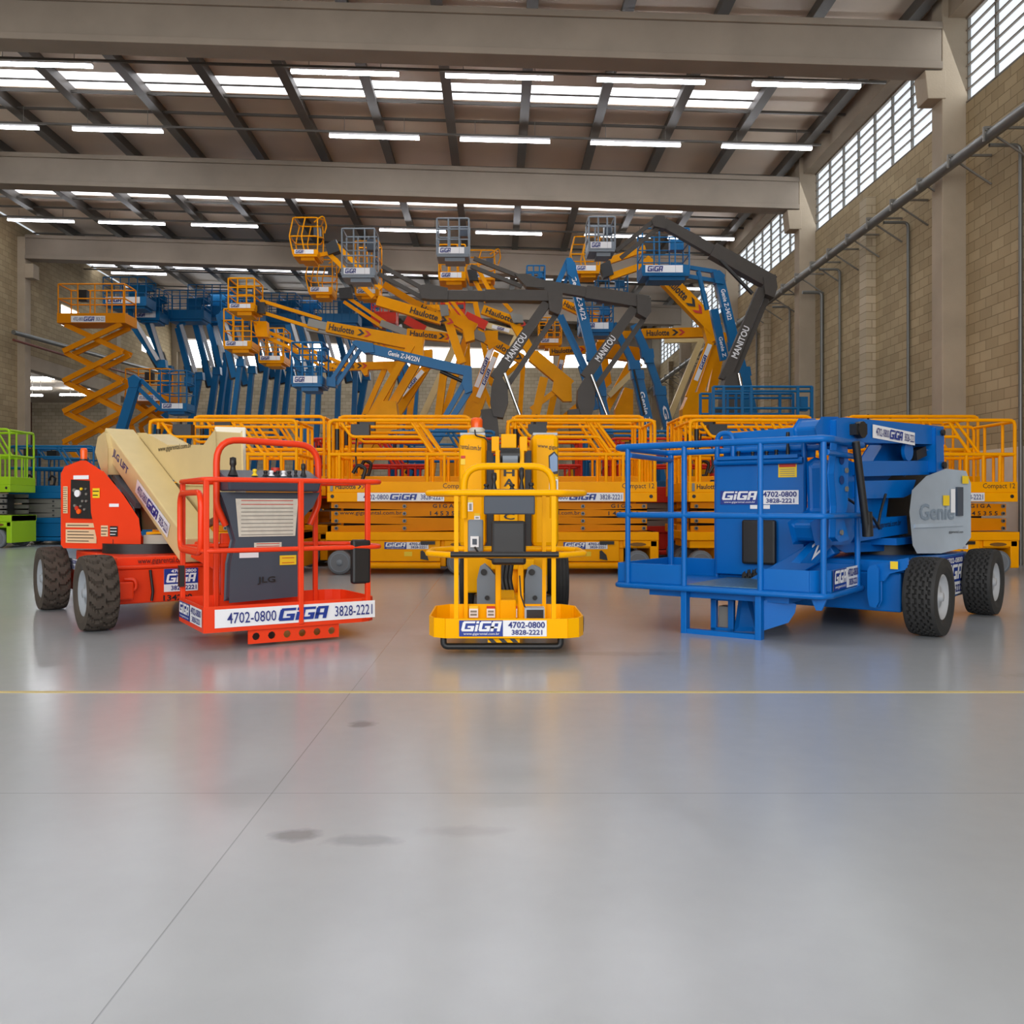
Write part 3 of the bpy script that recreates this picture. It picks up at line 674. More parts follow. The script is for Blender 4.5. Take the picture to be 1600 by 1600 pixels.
mb.tube([(x, y, 1.2) for x, y in bulge], .021, RED, 8, True, .08); mb.tube([(x, y, .64) for x, y in bulge], .02, RED, 8, True, .08); P(mb, 'guard_rail', bk)
for x, y in ((.02, .02), (.02, .88), (BF.sx(470, .0), .0), (1.37, .01), (BF.sx(337, .9), .89), (BF.sx(492, .9), .89)):
    mb = MB(BF); mb.bar((x, y, .02), (x, y, 1.2), .042, .042, RED); P(mb, 'post', bk, .006)
xa, xb = BF.sx(342, .8), BF.sx(494, .8)
mb = MB(BF); mb.tube([(xa+.06, .8, .82), (xa-.02, .8, 1.0), (xa-.02, .8, 1.58), (xb+.02, .8, 1.55), (xb+.02, .8, 1.0), (xb-.06, .8, .82)], .03, RED, 10, fl=.2, fn=6); P(mb, 'console_hoop', bk)
mb = MB(BF); g = [(-.01, .06, 1.1), (-.01, .84, 1.1), (-.01, .84, .62), (-.01, .06, .62)]; mb.tube(g, .025, RED, 8, True, .12, 6); gt = P(mb, 'gate', bk)
mb = MB(BF); mb.box((-.02, .8, .3), (.02, .88, .48), BLK); P(mb, 'gate_latch', bk)
# console
za = lambda py, px=415, y=.72: BF.sz(px, py, y)
cx0 = lambda px: BF.sx(px, .66)
mb = MB(BF)
pts = [(cx0(350), za(773)), (cx0(494), za(773)), (cx0(486), za(790)), (cx0(472), za(805)), (cx0(466), za(843)), (cx0(464), za(930)), (cx0(362), za(934)), (cx0(364), za(880)), (cx0(372), za(843)), (cx0(358), za(795))]
mb.prism([(x, .66, z) for x, z in pts], (0, .18, 0), GRYD); cn = P(mb, 'console', None, .02)
mb = MB(BF); mb.hexa([(cx0(352), .55, za(768)), (cx0(492), .55, za(768)), (cx0(492), .86, za(768)), (cx0(352), .86, za(768)), (cx0(350), .52, za(752)), (cx0(495), .52, za(750)), (cx0(495), .88, za(732)), (cx0(350), .88, za(734))], GRYD); cb = P(mb, 'control_box', None, .015)
mb = MB(BF)
for px, hgt, r in ((364, .16, .03), (398, .06, .02), (415, .05, .02), (424, .05, .02), (434, .05, .02), (443, .05, .02), (452, .05, .02), (474, .12, .022), (462, .06, .015)):
    x = cx0(px); mb.lathe([(r*1.5, 0), (r*.8, hgt*.3), (r*.7, hgt*.5), (r, hgt*.6), (r*.9, hgt*.95), (.0001, hgt)], (x, .66, za(744)), (0, 0, 1), {398: WRN, 424: WHT, 443: WHT}.get(px, BLK), 10)
mb.cyl((cx0(437), .78, za(737)), (0, 0, 1), .04, .04, REDI, 12); j = mb.build('control_levers', cb, base); j['kind'] = 'stuff'
def blab(name, x0, y0, x1, y1, m, lines=0, yy=.652, shear=0):
    mb = MB(BF); xa, xb = BF.sx(x0, yy), BF.sx(x1, yy); z0, z1 = BF.sz(x0, y1, yy), BF.sz(x0, y0, yy); k = shear*(xb-xa)
    mb.add([(xa+k, yy, z0), (xb-k, yy, z0), (xb, yy, z1), (xa, yy, z1)], [(0,1,2,3)], m)
    for i in range(lines):
        z = z0+(z1-z0)*(i+.4)/lines; mb.add([(xa+k+.02, yy-.003, z), (xb-k-.02, yy-.003, z), (xb-k-.02, yy-.003, z+.006), (xa+k+.02, yy-.003, z+.006)], [(0,1,2,3)], REDI if i >= lines-2 else STL)
    return P(mb, name, cn)
blab('instruction_placard', 368, 779, 466, 839, PLA, 10, shear=.05)
blab('label', 397, 848, 440, 856, PLA, 2); blab('label', 374, 864, 404, 872, WHT); blab('warning_label', 437, 868, 463, 883, WRN, 2)
mb = MB(BF); xa, xb = BF.sx(402, .65), BF.sx(430, .65); mb.text('JLG', (xa, .645, za(912)), (xb-xa, 0, 0), (0, 0, .07), BLK, True); P(mb, 'logo_lettering', cn)
mb = MB(BF); xx = BF.sx(565, .0); mb.box((xx-.09, -.02, BF.sz(565, 912)), (xx+.08, .05, BF.sz(565, 843)), BLK); P(mb, 'manual_box', bk, .02)
mb = MB(BF); xx = BF.sx(307, .3); mb.box((-.03, .25, .56), (.03, .4, .8), BLK) if False else mb.tube([(BF.sx(480, .3), .3, .06), (BF.sx(480, .3), .3, .14), (BF.sx(500, .3), .3, .14), (BF.sx(500, .3), .3, .06)], .02, BLK, 6, fl=.03); P(mb, 'foot_pedal', bk)
mb = MB(BF); xa, xb = BF.sx(335, 0), BF.sx(585, 0); mb.sticker('wide', (xa, -.007, .035), (xb-xa, 0, 0), (0, 0, .145)); P(mb, 'sticker', bk)
mb = MB(BF); mb.sticker('block', (-.007, .86, .04), (0, -.82, 0), (0, 0, .14)); P(mb, 'sticker', bk)
# perforated plate under the floor
mb = MB(BF); xa, xb = BF.sx(389, .0), BF.sx(531, .0); n = 6; wq = (xb-xa)/n; zt, zb = 0, -.115
for i in range(n):
    x0 = xa+i*wq; cxx, czz = x0+wq/2, (zt+zb)/2; sq = [(x0, zb), (x0+wq/2, zb), (x0+wq, zb), (x0+wq, czz), (x0+wq, zt), (x0+wq/2, zt), (x0, zt), (x0, czz)]
    hole = [(cxx+.032*math.cos(a), czz+.032*math.sin(a)) for a in [math.pi*1.25+k*math.pi/4 for k in range(8)]]
    for yy, fl_ in ((.02, 0), (.035, 1)):
        vs = [(x, yy, z) for x, z in sq+hole]; fs = [(k, (k+1) % 8, 8+(k+1) % 8, 8+k) for k in range(8)]
        mb.add(vs, fs if not fl_ else [f[::-1] for f in fs], RED)
P(mb, 'perforated_plate', bk)
mb = MB(); q = BF((.65, .92, .35)); mb.bar(PB(310, 857), q, .14, .16, RED); P(mb, 'jib_bracket', None, .01)
mb = MB(BF); mb.box((.35, .9, .1), (.95, .97, .75), RED); P(mb, 'basket_mount', None, .01)

# ---------------------------------------------------------------- yellow mast lift (middle)
t = thing('mast_lift', 'small bright yellow mast lift in the middle, basket facing the camera', 'mast lift', (.1, 8.7, 0))
base = Vector(t.location); YF, YR, YBd = 6.1, 7.0, 8.67
def qx(px, Y): return (px-CX)/F*Y
def qz(py, Y): return H-(py-CY)/F*Y
x0, x1 = qx(675, 6.45), qx(906, 6.45)
outl = [(x0+.12, YF), (x1-.12, YF), (x1-.04, YF+.05), (x1, YF+.16), (x1, YR-.12), (x1-.1, YR), (x0+.1, YR), (x0, YR-.12), (x0, YF+.16), (x0+.04, YF+.05)]
mb = MB(); tray(mb, outl, .125, .262, YELM); mb.prism([(x, y, .125) for x, y in outl], (0, 0, .02), YELM); bk = P(mb, 'basket')
mb = MB(); xa, xb = qx(717.5, YF), qx(854, YF); mb.sticker('block', (xa, YF-.007, qz(994, YF)), (xb-xa, 0, 0), (0, 0, qz(969, YF)-qz(994, YF))); P(mb, 'sticker', bk)
mb = MB(); mb.sticker('block', (x1+.007, YF+.2, .14), (0, .5, 0), (0, 0, .11)); P(mb, 'sticker', bk)
rp = lambda z, g=0: [(x0-g, YF+.2, z), (x0+.16, YF, z), (x1-.16, YF, z), (x1+g, YF+.2, z), (x1+g, YR-.2, z), (x1-.12, YR, z), (x0+.12, YR, z), (x0-g, YR-.2, z)]
mb = MB(); mb.tube(rp(1.14, .02), .022, YELM, 8, True, .1); mb.tube(rp(.705, .02), .022, YELM, 8, True, .1); P(mb, 'guard_rail', bk)
for px, Y in ((713, YF+.02), (865, YF+.02), (728, YR-.03), (850, YR-.03)):
    mb = MB(); x = qx(px, Y); mb.bar((x, Y, .13), (x, Y, 1.14), .03, .03, YELM); P(mb, 'post', bk)
mb = MB(); mb.tube([(qx(725, 6.9), 6.9, .95), (qx(725, 6.9), 6.9, 1.36), (qx(864, 6.9), 6.9, 1.36), (qx(864, 6.9), 6.9, .95)], .028, YELM, 10, fl=.16, fn=6); P(mb, 'console_hoop', bk)
mb = MB(); mb.tube([(qx(704, YF-.03), YF-.03, .71), (qx(873, YF-.03), YF-.03, .71)], .02, BLK, 8); P(mb, 'gate_bar', bk)
mb = MB(); mb.pbox(756, 775, 836, 804, 6.75, .18, GRYD); cb = P(mb, 'control_panel', None, .01)
mb = MB(); mb.pbox(757, 764, 836, 775, 6.75, .18, BLK)
for px, hgt in ((772, .13), (815, .17), (760, .04), (800, .04), (830, .05)):
    mb.lathe([(.022, 0), (.012, hgt*.4), (.022, hgt*.6), (.02, hgt*.95), (.0001, hgt)], (qx(px, 6.8), 6.8, qz(764, 6.8)), (0, 0, 1), BLK, 10)
j = mb.build('control_levers', cb, base); j['kind'] = 'stuff'
mb = MB(); mb.pbox(768, 814, 822, 883, 6.55, .08, BLK); P(mb, 'manual_box', None, .02)
mb = MB(); mb.pbox(731, 812, 755, 862, 6.95, .08, GRY); eb = P(mb, 'socket_box', None, .012)
mb = MB(); mb.pbox(735, 838, 748, 855, 6.92, .03, WHT); mb.pbox(738, 842, 745, 851, 6.915, .01, GRYD); mb.build('socket', eb, base)
mb = MB(); mb.tube([Q(742, 855, 6.9), Q(750, 868, 6.85), Q(770, 875, 6.85)], .008, BLK, 6, fl=.05); P(mb, 'cable')
mb = MB(); mb.pbox(820, 950, 851, 966, 6.4, .12, GRYC); mb.pbox(823, 953, 849, 966, 6.39, .015, BLK); P(mb, 'foot_switch_box', bk)
mb = MB(); mb.tube([Q(820, 948, 6.45), Q(814, 930, 6.6), Q(812, 900, 6.9)], .006, BLK, 5, fl=.05); P(mb, 'cable', bk)
mb = MB(); mb.tube([(qx(693, 6.15), 6.15, .125), (qx(693, 6.15), 6.15, .06), (qx(876, 6.15), 6.15, .06), (qx(876, 6.15), 6.15, .125)], .022, BLK, 8, fl=.07, fn=5); P(mb, 'bumper_bar', bk)
mb = MB(); mb.pbox(762, 998, 812, 1004, 6.14, .05, YELM)
for i in range(3): mb.add([Q(768+i*17, 1004, 6.135), Q(776+i*17, 1004, 6.135), Q(770+i*17, 998, 6.135), Q(762+i*17, 998, 6.135)], [(0,1,2,3)], BLK)
P(mb, 'hazard_strip', bk)
for i, (px, pw) in enumerate(((740, 14), (767, 13), (795, 26))):
    mb = MB(); Y = 6.965; mb.pbox(px-pw/2, 947, px+pw/2, 965, Y, .004, WHT); mb.pbox(px-pw/2, 947, px+pw/2, 951, Y-.002, .004, REDI if i else WRN)
    for k_ in range(2): mb.pbox(px-pw/2+2, 954+k_*5, px+pw/2-2, 957+k_*5, Y-.002, .004, STL)
    P(mb, 'warning_label', bk)
# body
for a, bb, nm in ((717, 760, 'left'), (831, 873, 'right')):
    mb = MB(); mb.pbox(a, 678, bb, 855, 8.67, .75, YELM); cw = P(mb, 'cowl', None, .05)
    mb = MB(); mb.pbox(a+2, 676, bb-2, 680, 8.72, .65, GRYC); P(mb, 'cowl_top')
    o, u, v = Q(a+2 if nm == 'left' else a+9, 701, 8.66), V((bb-a-10)/F*8.67, 0, -.02), V(0, 0, .05)
    mb = MB(); mb.text('rental.com.br' if nm == 'left' else 'www.gigar', o, u, v, INK, False); mb.build('lettering', cw, base)
mb = MB(); mb.add([Q(857, 712, 8.665), Q(866, 705, 8.665), Q(872, 712, 8.665), Q(872, 740, 8.665), Q(858, 742, 8.665)], [(4,3,2,1,0)], INK); mb.add([Q(859, 714, 8.66), Q(866, 708, 8.66), Q(871, 714, 8.66), Q(871, 736, 8.66), Q(860, 738, 8.66)], [(4,3,2,1,0)], mat('display_blue', (120, 150, 190), .4)); P(mb, 'display_window')
for px0, py0, px1, py1 in ((731, 781, 739, 799), (741, 802, 750, 812), (858, 745, 872, 770)):
    mb = MB(); mb.pbox(px0, py0, px1, py1, 8.662, .004, WHT); mb.pbox(px0, py0, px1, py0+4, 8.66, .004, WRN); mb.pbox(px0+2, py0+6, px1-2, py1-2, 8.66, .004, STL); P(mb, 'warning_label')
mb = MB(); mb.pbox(720, 712, 727, 716, 8.665, .004, REDI); mb.pbox(720, 717, 727, 726, 8.665, .004, WRN); P(mb, 'warning_label')
mb = MB(); c = Q(745, 676, 8.9); mb.lathe([(.075, 0), (.085, .03), (.06, .05)], c, (0, 0, 1), PLA, 16); mb.lathe([(.058, .05), (.06, .13), (.045, .15), (.0001, .152)], c, (0, 0, 1), ORL, 16); P(mb, 'beacon')
mb = MB(); mb.tube([Q(742, 672, 8.7), Q(743, 681, 8.62), Q(757, 684, 8.62), Q(768, 694, 8.62)], .008, BLK, 6, fl=.04); P(mb, 'cable')
mb = MB(); mb.pbox(781, 726, 809, 930, 8.3, .12, YELM); mb.pbox(783, 678, 807, 700, 8.35, .3, YELM); mb.pbox(772, 725, 781, 880, 8.42, .1, YELM); mb.pbox(809, 725, 820, 880, 8.42, .1, YELM); ms = P(mb, 'mast', None, .008)
for bb_ in ((774, 703, 781, 765, 8.2, .2), (812, 703, 819, 765, 8.2, .2), (768, 682, 780, 705, 8.35, .3), (812, 682, 824, 705, 8.35, .3)): mb = MB(); mb.pbox(*bb_, YELM); P(mb, 'mast_bracket', None, .006)
mb = MB(); c0, c1 = Q(782, 712, 8.25), Q(812, 712, 8.25); mb.tube([c0, c1], .075, BLK, 14); mb.tube([c0+V(.02, -.01, -.03), c1+V(-.02, -.01, -.03)], .07, GRY, 14); P(mb, 'roller')
mb = MB(); 
for ch, a, bb in (('H', 733, 744), ('A', 748, 760), ('C', 802, 812)):
    mb.text(ch, Q(787, bb, 8.29), V(17/F*8.29, 0, 0), V(0, 0, (bb-a)/F*8.29), INK, True)
P(mb, 'lettering')
mb = MB(); mb.pbox(757, 704, 771, 855, 8.75, .4, BLK); mb.pbox(821, 704, 831, 855, 8.75, .4, BLK); P(mb, 'inner_frame')
mb = MB(); mb.pbox(767, 874, 835, 890, 8.2, .4, YELM); mb.pbox(775, 885, 783, 945, 8.2, .3, YELM); mb.pbox(809, 885, 817, 945, 8.2, .3, YELM); mb.pbox(780, 930, 813, 958, 8.0, .4, YELM); P(mb, 'jib_base', None, .01)
mb = MB()
for px in (787, 793, 799): mb.tube([Q(px, 883, 7.9), Q(px-3, 905, 7.8), Q(px+1, 925, 7.8)], .022, BLK, 6, fl=.1)
h = P(mb, 'hose'); h['kind'] = 'stuff'
for a, bb in ((747, 772), (822, 852)):
    mb = MB(); mb.prism([Q(*p, 8.15) for p in ((a, 905), (a+4, 888), (a+10, 884), (bb-8, 890), (bb, 900), (bb, 942), (a, 942))], (0, .2, 0), GRY)
    mb.cyl(Q(a+9, 894, 8.14), (0, -1, 0), .03, .01, BLK, 12); mb.cyl(Q(a+14, 934, 8.14), (0, -1, 0), .022, .01, BLK, 12); P(mb, 'outrigger_plate', None, .01)
for px in (728, 880):
    for Y in (8.95, 10.35): wheel(t, base, (qx(px, 8.6), Y, .29), (-1 if px < 790 else 1, 0, 0), .29, .17, .14, RUB, RIM, plain, 48)
mb = MB(); mb.box((-.3, 8.5, .2), (.5, 10.6, .55), YELM); mb.box((-.36, 9.3, .55), (.6, 10.6, 1.2), YELM); P(mb, 'chassis', None, .02)
mb = MB(); mb.box((.03, 6.95, .14), (.16, 8.2, .3), YELM); mb.box((qx(774, 7), 6.98, .14), (qx(783, 7), 7.02, .9), YELM); mb.box((qx(809, 7), 6.98, .14), (qx(818, 7), 7.02, .9), YELM); P(mb, 'jib', None, .01)

# ---------------------------------------------------------------- blue boom lift (right)
ec = V(-.75, .66, 0); ey_ = V(.66, .75, 0)
class F2:      # x across to the left, y away from the camera
    def __init__(s, o): s.o = Vector(o)
    def __call__(s, p): return s.o+ec*p[0]+ey_*p[1]+V(0, 0, p[2])
CF = F2((3.50, 7.066, 0))
t = thing('boom_lift', 'bright blue boom lift at right with grey engine cover, basket facing front left', 'boom lift', CF((.65, .9, 0)))
base = Vector(t.location)
for (x, y) in ((0, 0), (0, 1.83), (1.36, 0), (1.36, 1.83)):
    wheel(t, base, CF((x, y, .318)), ec*(-1 if x < .5 else 1), .318, .18, .25, RUB, RIMW, zig, 224)
mb = MB(CF)
mb.box((.18, -.12, .18), (1.6, 1.95, .5), BLU); mb.box((.16, -.1, .5), (1.3, 1.9, .6), BLU); mb.box((-.04, -.04, .26), (1.4, .05, .36), BLU); mb.box((-.04, 1.79, .26), (1.4, 1.87, .36), BLU)
P(mb, 'chassis', bevel=.012)
pq = Plane(CF((.145, .2, 0)), CF((.145, 1.6, 0)))
mb = MB(); o, u, v = pq.rect(1470, 872, 1504, 935); mb.sticker('square', o, u, v); P(mb, 'sticker')
mb = MB(CF); mb.cyl((.7, 1.05, .6), (0, 0, 1), .32, .1, BLK, 24); P(mb, 'turntable')
mb = MB(CF); mb.box((.4, .5, .7), (1.1, 1.7, .76), BLU); P(mb, 'turret_plate')
# bracket beside the basket
fp = Plane(CF((1.6, -.14, 0)), CF((.2, -.14, 0)))
mb = MB(); fp.off(.12).poly(mb, [(1357, 892), (1360, 886), (1368, 884), (1371, 890), (1371, 940), (1367, 948), (1360, 946), (1357, 930)], .08, BLU); fp.off(.06).poly(mb, [(1366, 884), (1416, 874), (1416, 888), (1388, 895), (1380, 906), (1366, 906)], .03, BLU); P(mb, 'tie_bracket', None, .01)
mb = MB(); o, u, v = fp.off(.1).rect(1391, 877, 1403, 889); mb.quad(o, u, v, WRN); P(mb, 'warning_label')
# turret cover
G = Plane((((1421-CX)/F*7.75), 7.75), (((1511-CX)/F*8.25), 8.25))
mb = MB(); gp = [G(*q) for q in ((1421, 800), (1425, 766), (1447, 744), (1478, 740), (1507, 743), (1513, 758), (1513, 836), (1503, 849), (1470, 857), (1433, 865), (1426, 852))]
mb.prism(gp, V(.36, .64, 0), GRYC); gc = P(mb, 'engine_cover'); md = gc.modifiers.new('bevel', 'BEVEL'); md.width = .045; md.segments = 5; md.limit_method = 'ANGLE'; md.angle_limit = .9; md.use_clamp_overlap = False
for p_ in gc.data.polygons: p_.use_smooth = True
mb = MB(); G.off(.012).poly(mb, [(1430, 819), (1505, 817), (1505, 822), (1430, 825)], .03, GRYC); mb.build('cover_rib', gc, base)
mb = MB(); mb.text('Genie', G(1436, 813)+G.n*.006, (G(1490, 812)-G(1436, 813)), V(0, 0, .15), mat('embossed_grey', (120, 136, 152), .4), True); mb.text('gigarental.com', G(1482, 834)+G.n*.006, G(1504, 834)-G(1482, 834), V(0, 0, .03), INK, False); mb.build('lettering', gc, base)
mb = MB(); o, u, v = G.rect(1472, 774, 1482, 790); mb.quad(o+G.n*.01, u, v, WRN); mb.build('warning_label', gc, base)
mb = MB(); o, u, v = G.rect(1484, 764, 1491, 801); mb.quad(o+G.n*.01, u, v, WHT); mb.build('label', gc, base)
mb = MB(); o, u, v = G.rect(1493, 761, 1502, 806); mb.box(*[(0,0,0)]*2, GRYD) if False else mb.prism([o, o+u, o+u+v, o+v], G.n*.02, GRYD); mb.build('access_panel', gc, base)
mb = MB(); o, u, v = G.off(-.1).rect(1484, 744, 1494, 756); mb.quad(o+G.n*.12, u, v, WRN); mb.build('warning_label', gc, base)
# arms
BB = Plane((2.87, 7.3), (4.40, 8.6))
d_ = BB.d
mb = MB(); BB.off(.1).poly(mb, [(1308, 655), (1322, 654), (1474, 668), (1475, 693), (1330, 689), (1308, 690)], .26, BLU); ua = P(mb, 'upper_boom', bevel=.01)
mb = MB(); o, u, v = BB.off(.105).rect(1363, 662, 1429, 684); mb.sticker('wide', o, u+V(0, 0, -.03), V(0, 0, .115)); mb.build('sticker', ua, base)
mb = MB(); BB.off(.04).poly(mb, [(1276, 668), (1284, 655), (1308, 655), (1308, 684), (1279, 684)], .2, BLU); P(mb, 'boom_head', bevel=.02)
mb = MB(); pp = BB.off(.12); mb.cyl(pp(1340, 672), pp.n, .07, .05, BLK, 14); mb.bar(pp(1331, 671), pp(1348, 671), .08, .09, BLK); P(mb, 'cylinder_head')
mb = MB(); BB.off(.14).poly(mb, [(1463, 667), (1473, 668), (1475, 738), (1470, 742), (1464, 738)], .34, BLU); P(mb, 'upright_link', bevel=.01)
mb = MB(); pp = BB.off(.15); mb.cyl(pp(1472, 676), pp.n, .03, .02, BLK, 10); mb.cyl(pp(1474, 727), pp.n, .035, .02, BLK, 10); P(mb, 'pivot_pin')
for nm, pts, th, of in (('mid_link', [(1340, 722), (1462, 721), (1464, 740), (1342, 743)], .22, .06), ('lower_link', [(1342, 753), (1430, 751), (1424, 770), (1412, 776), (1342, 778)], .2, .05),
                        ('lower_boom', [(1340, 822), (1356, 812), (1416, 807), (1418, 832), (1345, 844)], .24, .02), ('slant_link', [(1384, 689), (1410, 688), (1440, 690), (1380, 756), (1352, 758), (1350, 745)], .14, -.14),
                        ('cross_plate', [(1352, 778), (1388, 776), (1384, 808), (1372, 815), (1356, 805)], .2, -.05), ('base_link', [(1300, 851), (1420, 846), (1420, 858), (1320, 862)], .3, -.1)):
    mb = MB(); BB.off(of).poly(mb, pts, th, BLU); ob = P(mb, nm, bevel=.008)
    if nm == 'lower_boom':
        pp = BB.off(.026); o, u, v = pp.rect(1360, 818, 1408, 830); mb = MB(); mb.text('www.gigarental.com.br', o, u+V(0, 0, .03), v, INK, False); mb.build('lettering', ob, base)
mb = MB(); BB.off(-.2).poly(mb, [(1360, 760), (1462, 700), (1462, 850), (1400, 850), (1380, 820)], .2, BLK); P(mb, 'dark_inner_frame')
pl_ = BB.off(.2)
mb = MB(); pl_.poly(mb, [(1309, 690), (1323, 690), (1325, 720), (1324, 790), (1318, 812), (1326, 842), (1312, 846), (1306, 840), (1308, 790), (1304, 740)], .06, BLU)
mb2 = pl_.off(.005)
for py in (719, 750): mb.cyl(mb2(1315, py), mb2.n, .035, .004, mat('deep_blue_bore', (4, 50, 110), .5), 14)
for px, py in ((1322, 735), (1322, 764), (1314, 832)): mb.cyl(mb2(px, py), mb2.n, .022, .012, STL, 10)
P(mb, 'jib_plate', None, .008)
mb = MB(); BB.off(.0).poly(mb, [(1298, 725), (1308, 718), (1340, 730), (1342, 820), (1326, 846), (1276, 846), (1270, 820), (1300, 800)], .2, BLU); P(mb, 'jib_knuckle', None, .03)
mb = MB(); pp = BB.off(.28); a, b_ = pp(1337, 690), pp(1355, 836); mb.tube([a, b_], .03, BLK, 10); mb.tube([pp(1354, 800), pp(1356, 838)], .042, BLK, 10); P(mb, 'hose_tube')
mb = MB(); pp = BB.off(.1)
for a in (((1384, 772), (1376, 800), (1372, 822)), ((1356, 800), (1366, 812), (1374, 826)), ((1325, 780), (1340, 790), (1356, 812))): mb.tube([pp(*p) for p in a], .012, BLK, 5, fl=.1)
h = P(mb, 'cable'); h['kind'] = 'stuff'
mb = MB(); pp = BB.off(.04); mb.bar(pp(1425, 712), pp(1440, 705), .09, .09, BLK); mb.tube([pp(1437, 704), pp(1452, 703)], .02, CHR, 8); mb.cyl(pp(1415, 705), pp.n, .09, .03, BLU, 18); P(mb, 'lift_cylinder')
mb = MB(); pp = BB.off(-.05); o = [pp(1250, 880), pp(1275, 880), pp(1330, 820), pp(1305, 820)]; mb.prism(o, -pp.n*.08, BLU); ja = P(mb, 'jib_arm')
mb = MB(); mb.text('Z-34', pp(1266, 876)+pp.n*.01, pp(1318, 826)-pp(1266, 876), V(0, 0, .12), WHT, True); mb.build('lettering', ja, base)
# basket
kB = 1.0
a38 = math.radians(-36.5)
Rc = V(2.446, 6.5, .35)
WB_ = 1.74
Lc = Rc-V(math.cos(a38), math.sin(a38), 0)*WB_
KF = Frame((Lc.x, Lc.y, Lc.z), a38)
Db = 1.0
outl = [(0, 0), (WB_-.12, 0), (WB_, .12), (WB_, Db), (0, Db)]
g0, g1 = KF.sx(1069, 0), KF.sx(1188, 0)
bk = MB(KF)
bk.prism([(x, y, .02) for x, y in outl], (0, 0, .03), BLU); bk.box((.25, .1, -.06), (WB_-.3, .9, .02), BLU)
for a, b_ in (((0, .0), (g0, .0)), ((g1, .0), (WB_-.12, 0)), ((WB_-.12, 0), (WB_, .12)), ((WB_, .12), (WB_, Db)), ((0, Db), (WB_, Db)), ((0, 0), (0, Db))):
    bk.bar((a[0], a[1]+.015, .115), (b_[0], b_[1]+.015, .115), .012, .19, BLU)
bk = P(bk, 'basket', None, .004)
mb = MB(KF); mb.box((g0+.02, .02, .05), (g1-.02, Db-.1, .056), DIAM); P(mb, 'deck_plate', bk)
mb = MB(KF); bl = [(-.02, 0), (WB_-.02, 0), (WB_+.02, .1), (WB_+.03, Db), (-.02, Db)]
r = .023
mb.tube([(x, y, 1.2) for x, y in bl], r*1.2, BLU, 10, True, .08); P(mb, 'guard_rail', bk)
mb = MB(KF); mb.tube([(x, y, .62) for x, y in bl], r, BLU, 10, True, .08); P(mb, 'mid_rail', bk)
mb = MB(KF); mb.tube([(x, y-.01, .02) for x, y in bl], r*1.05, BLU, 10, True, .08); P(mb, 'base_rail', bk)
for x, y in ((KF.sx(981, 0), 0), (g0, 0), (g1, 0), (WB_-.02, .03), (WB_+.01, .88), (.02, Db), (KF.sx(1049, Db), Db), (KF.sx(1120, Db), Db), (KF.sx(1257, Db), Db)):
    mb = MB(KF); mb.tube([(x, y, .02), (x, y, 1.2)], r, BLU, 10); P(mb, 'post', bk)
mb = MB(KF); mb.tube([(KF.sx(984, 0), 0, 1.13), (KF.sx(1049, Db), Db, 1.13)], r, BLU, 8); P(mb, 'drop_bar', bk); mb = MB(KF); mb.tube([(WB_, .05, 1.1), (WB_+.01, .86, 1.1)], r, BLU, 8); P(mb, 'drop_bar', bk)
for px in (1133, 1270):
    x = KF.sx(px, .96); mb = MB(KF); mb.tube([(x-.075, .96, .9 if px < 1200 else .62), (x-.075, .96, 1.36), (x+.075, .96, 1.36), (x+.075, .96, .9 if px < 1200 else .66)] + ([(x-.05, .96, .66)] if px > 1200 else []), r, BLU, 10, fl=.075, fn=6); P(mb, 'console_hoop', bk)
xa, xb = KF.sx(1119, .93), KF.sx(1256, .93)
mb = MB(KF); mb.box((xa, .93, .08), (xb, .99, 1.09), BLU); cs = P(mb, 'console', None, .008)
mb = MB(KF); mb.tube([(xa, .9, 1.09), (xb, .9, 1.09)], .03, BLU, 8); mb.box((xa+.03, .85, 1.11), (xb-.03, 1.1, 1.14), BLU); P(mb, 'console_shelf', None)
mb = MB(KF); mb.hexa([(xa+.02, 1.06, 1.12), (xb+.05, 1.06, 1.12), (xb+.05, 1.1, 1.12), (xa+.02, 1.1, 1.12), (xa-.02, 1.12, 1.37), (xb+.05, 1.12, 1.4), (xb+.05, 1.16, 1.4), (xa-.02, 1.16, 1.37)], BLU); P(mb, 'console_cover', None, .005)
mb = MB(KF)
for px, hg in ((1231, .2), (1213, .05), (1198, .04), (1190, .04), (1176, .04), (1154, .05)): mb.lathe([(.02, 0), (.012, hg*.5), (.018, hg*.7), (.016, hg)], (KF.sx(px, .95), .95, 1.14), (0, 0, 1), BLK, 8)
j = mb.build('control_levers', cs, base); j['kind'] = 'stuff'
def slab_(x0, y0, x1, y1, yy): xa, xb = KF.sx(x0, yy), KF.sx(x1, yy); return (xa, yy, KF.sz(x0, y1, yy)), (xb-xa, 0, 0), (0, 0, KF.sz(x0, y0, yy)-KF.sz(x0, y1, yy))
class SB(MB): pass
def loc(mbuild):            # quads laid in basket coordinates
    return MB(KF)
mb = MB(KF); o, u, v = slab_(1126, 767, 1248, 788, .925); mb.sticker('block', o, u, v); mb.build('sticker', cs, base)
mb = MB(KF); o, u, v = slab_(1216, 724, 1245, 746, .925); mb.quad(o, u, v, WRN); o2 = Vector(o)+Vector(v)*.72; mb.quad(o2+V(.0, -.003, 0)+Vector(u)*.05, Vector(u)*.9, Vector(v)*.22, REDI)
for i in range(4): mb.quad(Vector(o)+V(0, -.003, 0)+Vector(u)*.1+Vector(v)*(.1+.15*i), Vector(u)*.8, Vector(v)*.04, STL)
mb.build('warning_label', cs, base)
mb = MB(KF); o, u, v = slab_(1172, 789, 1203, 795, .925); mb.quad(o, u, v, WHT); mb.build('label', cs, base)
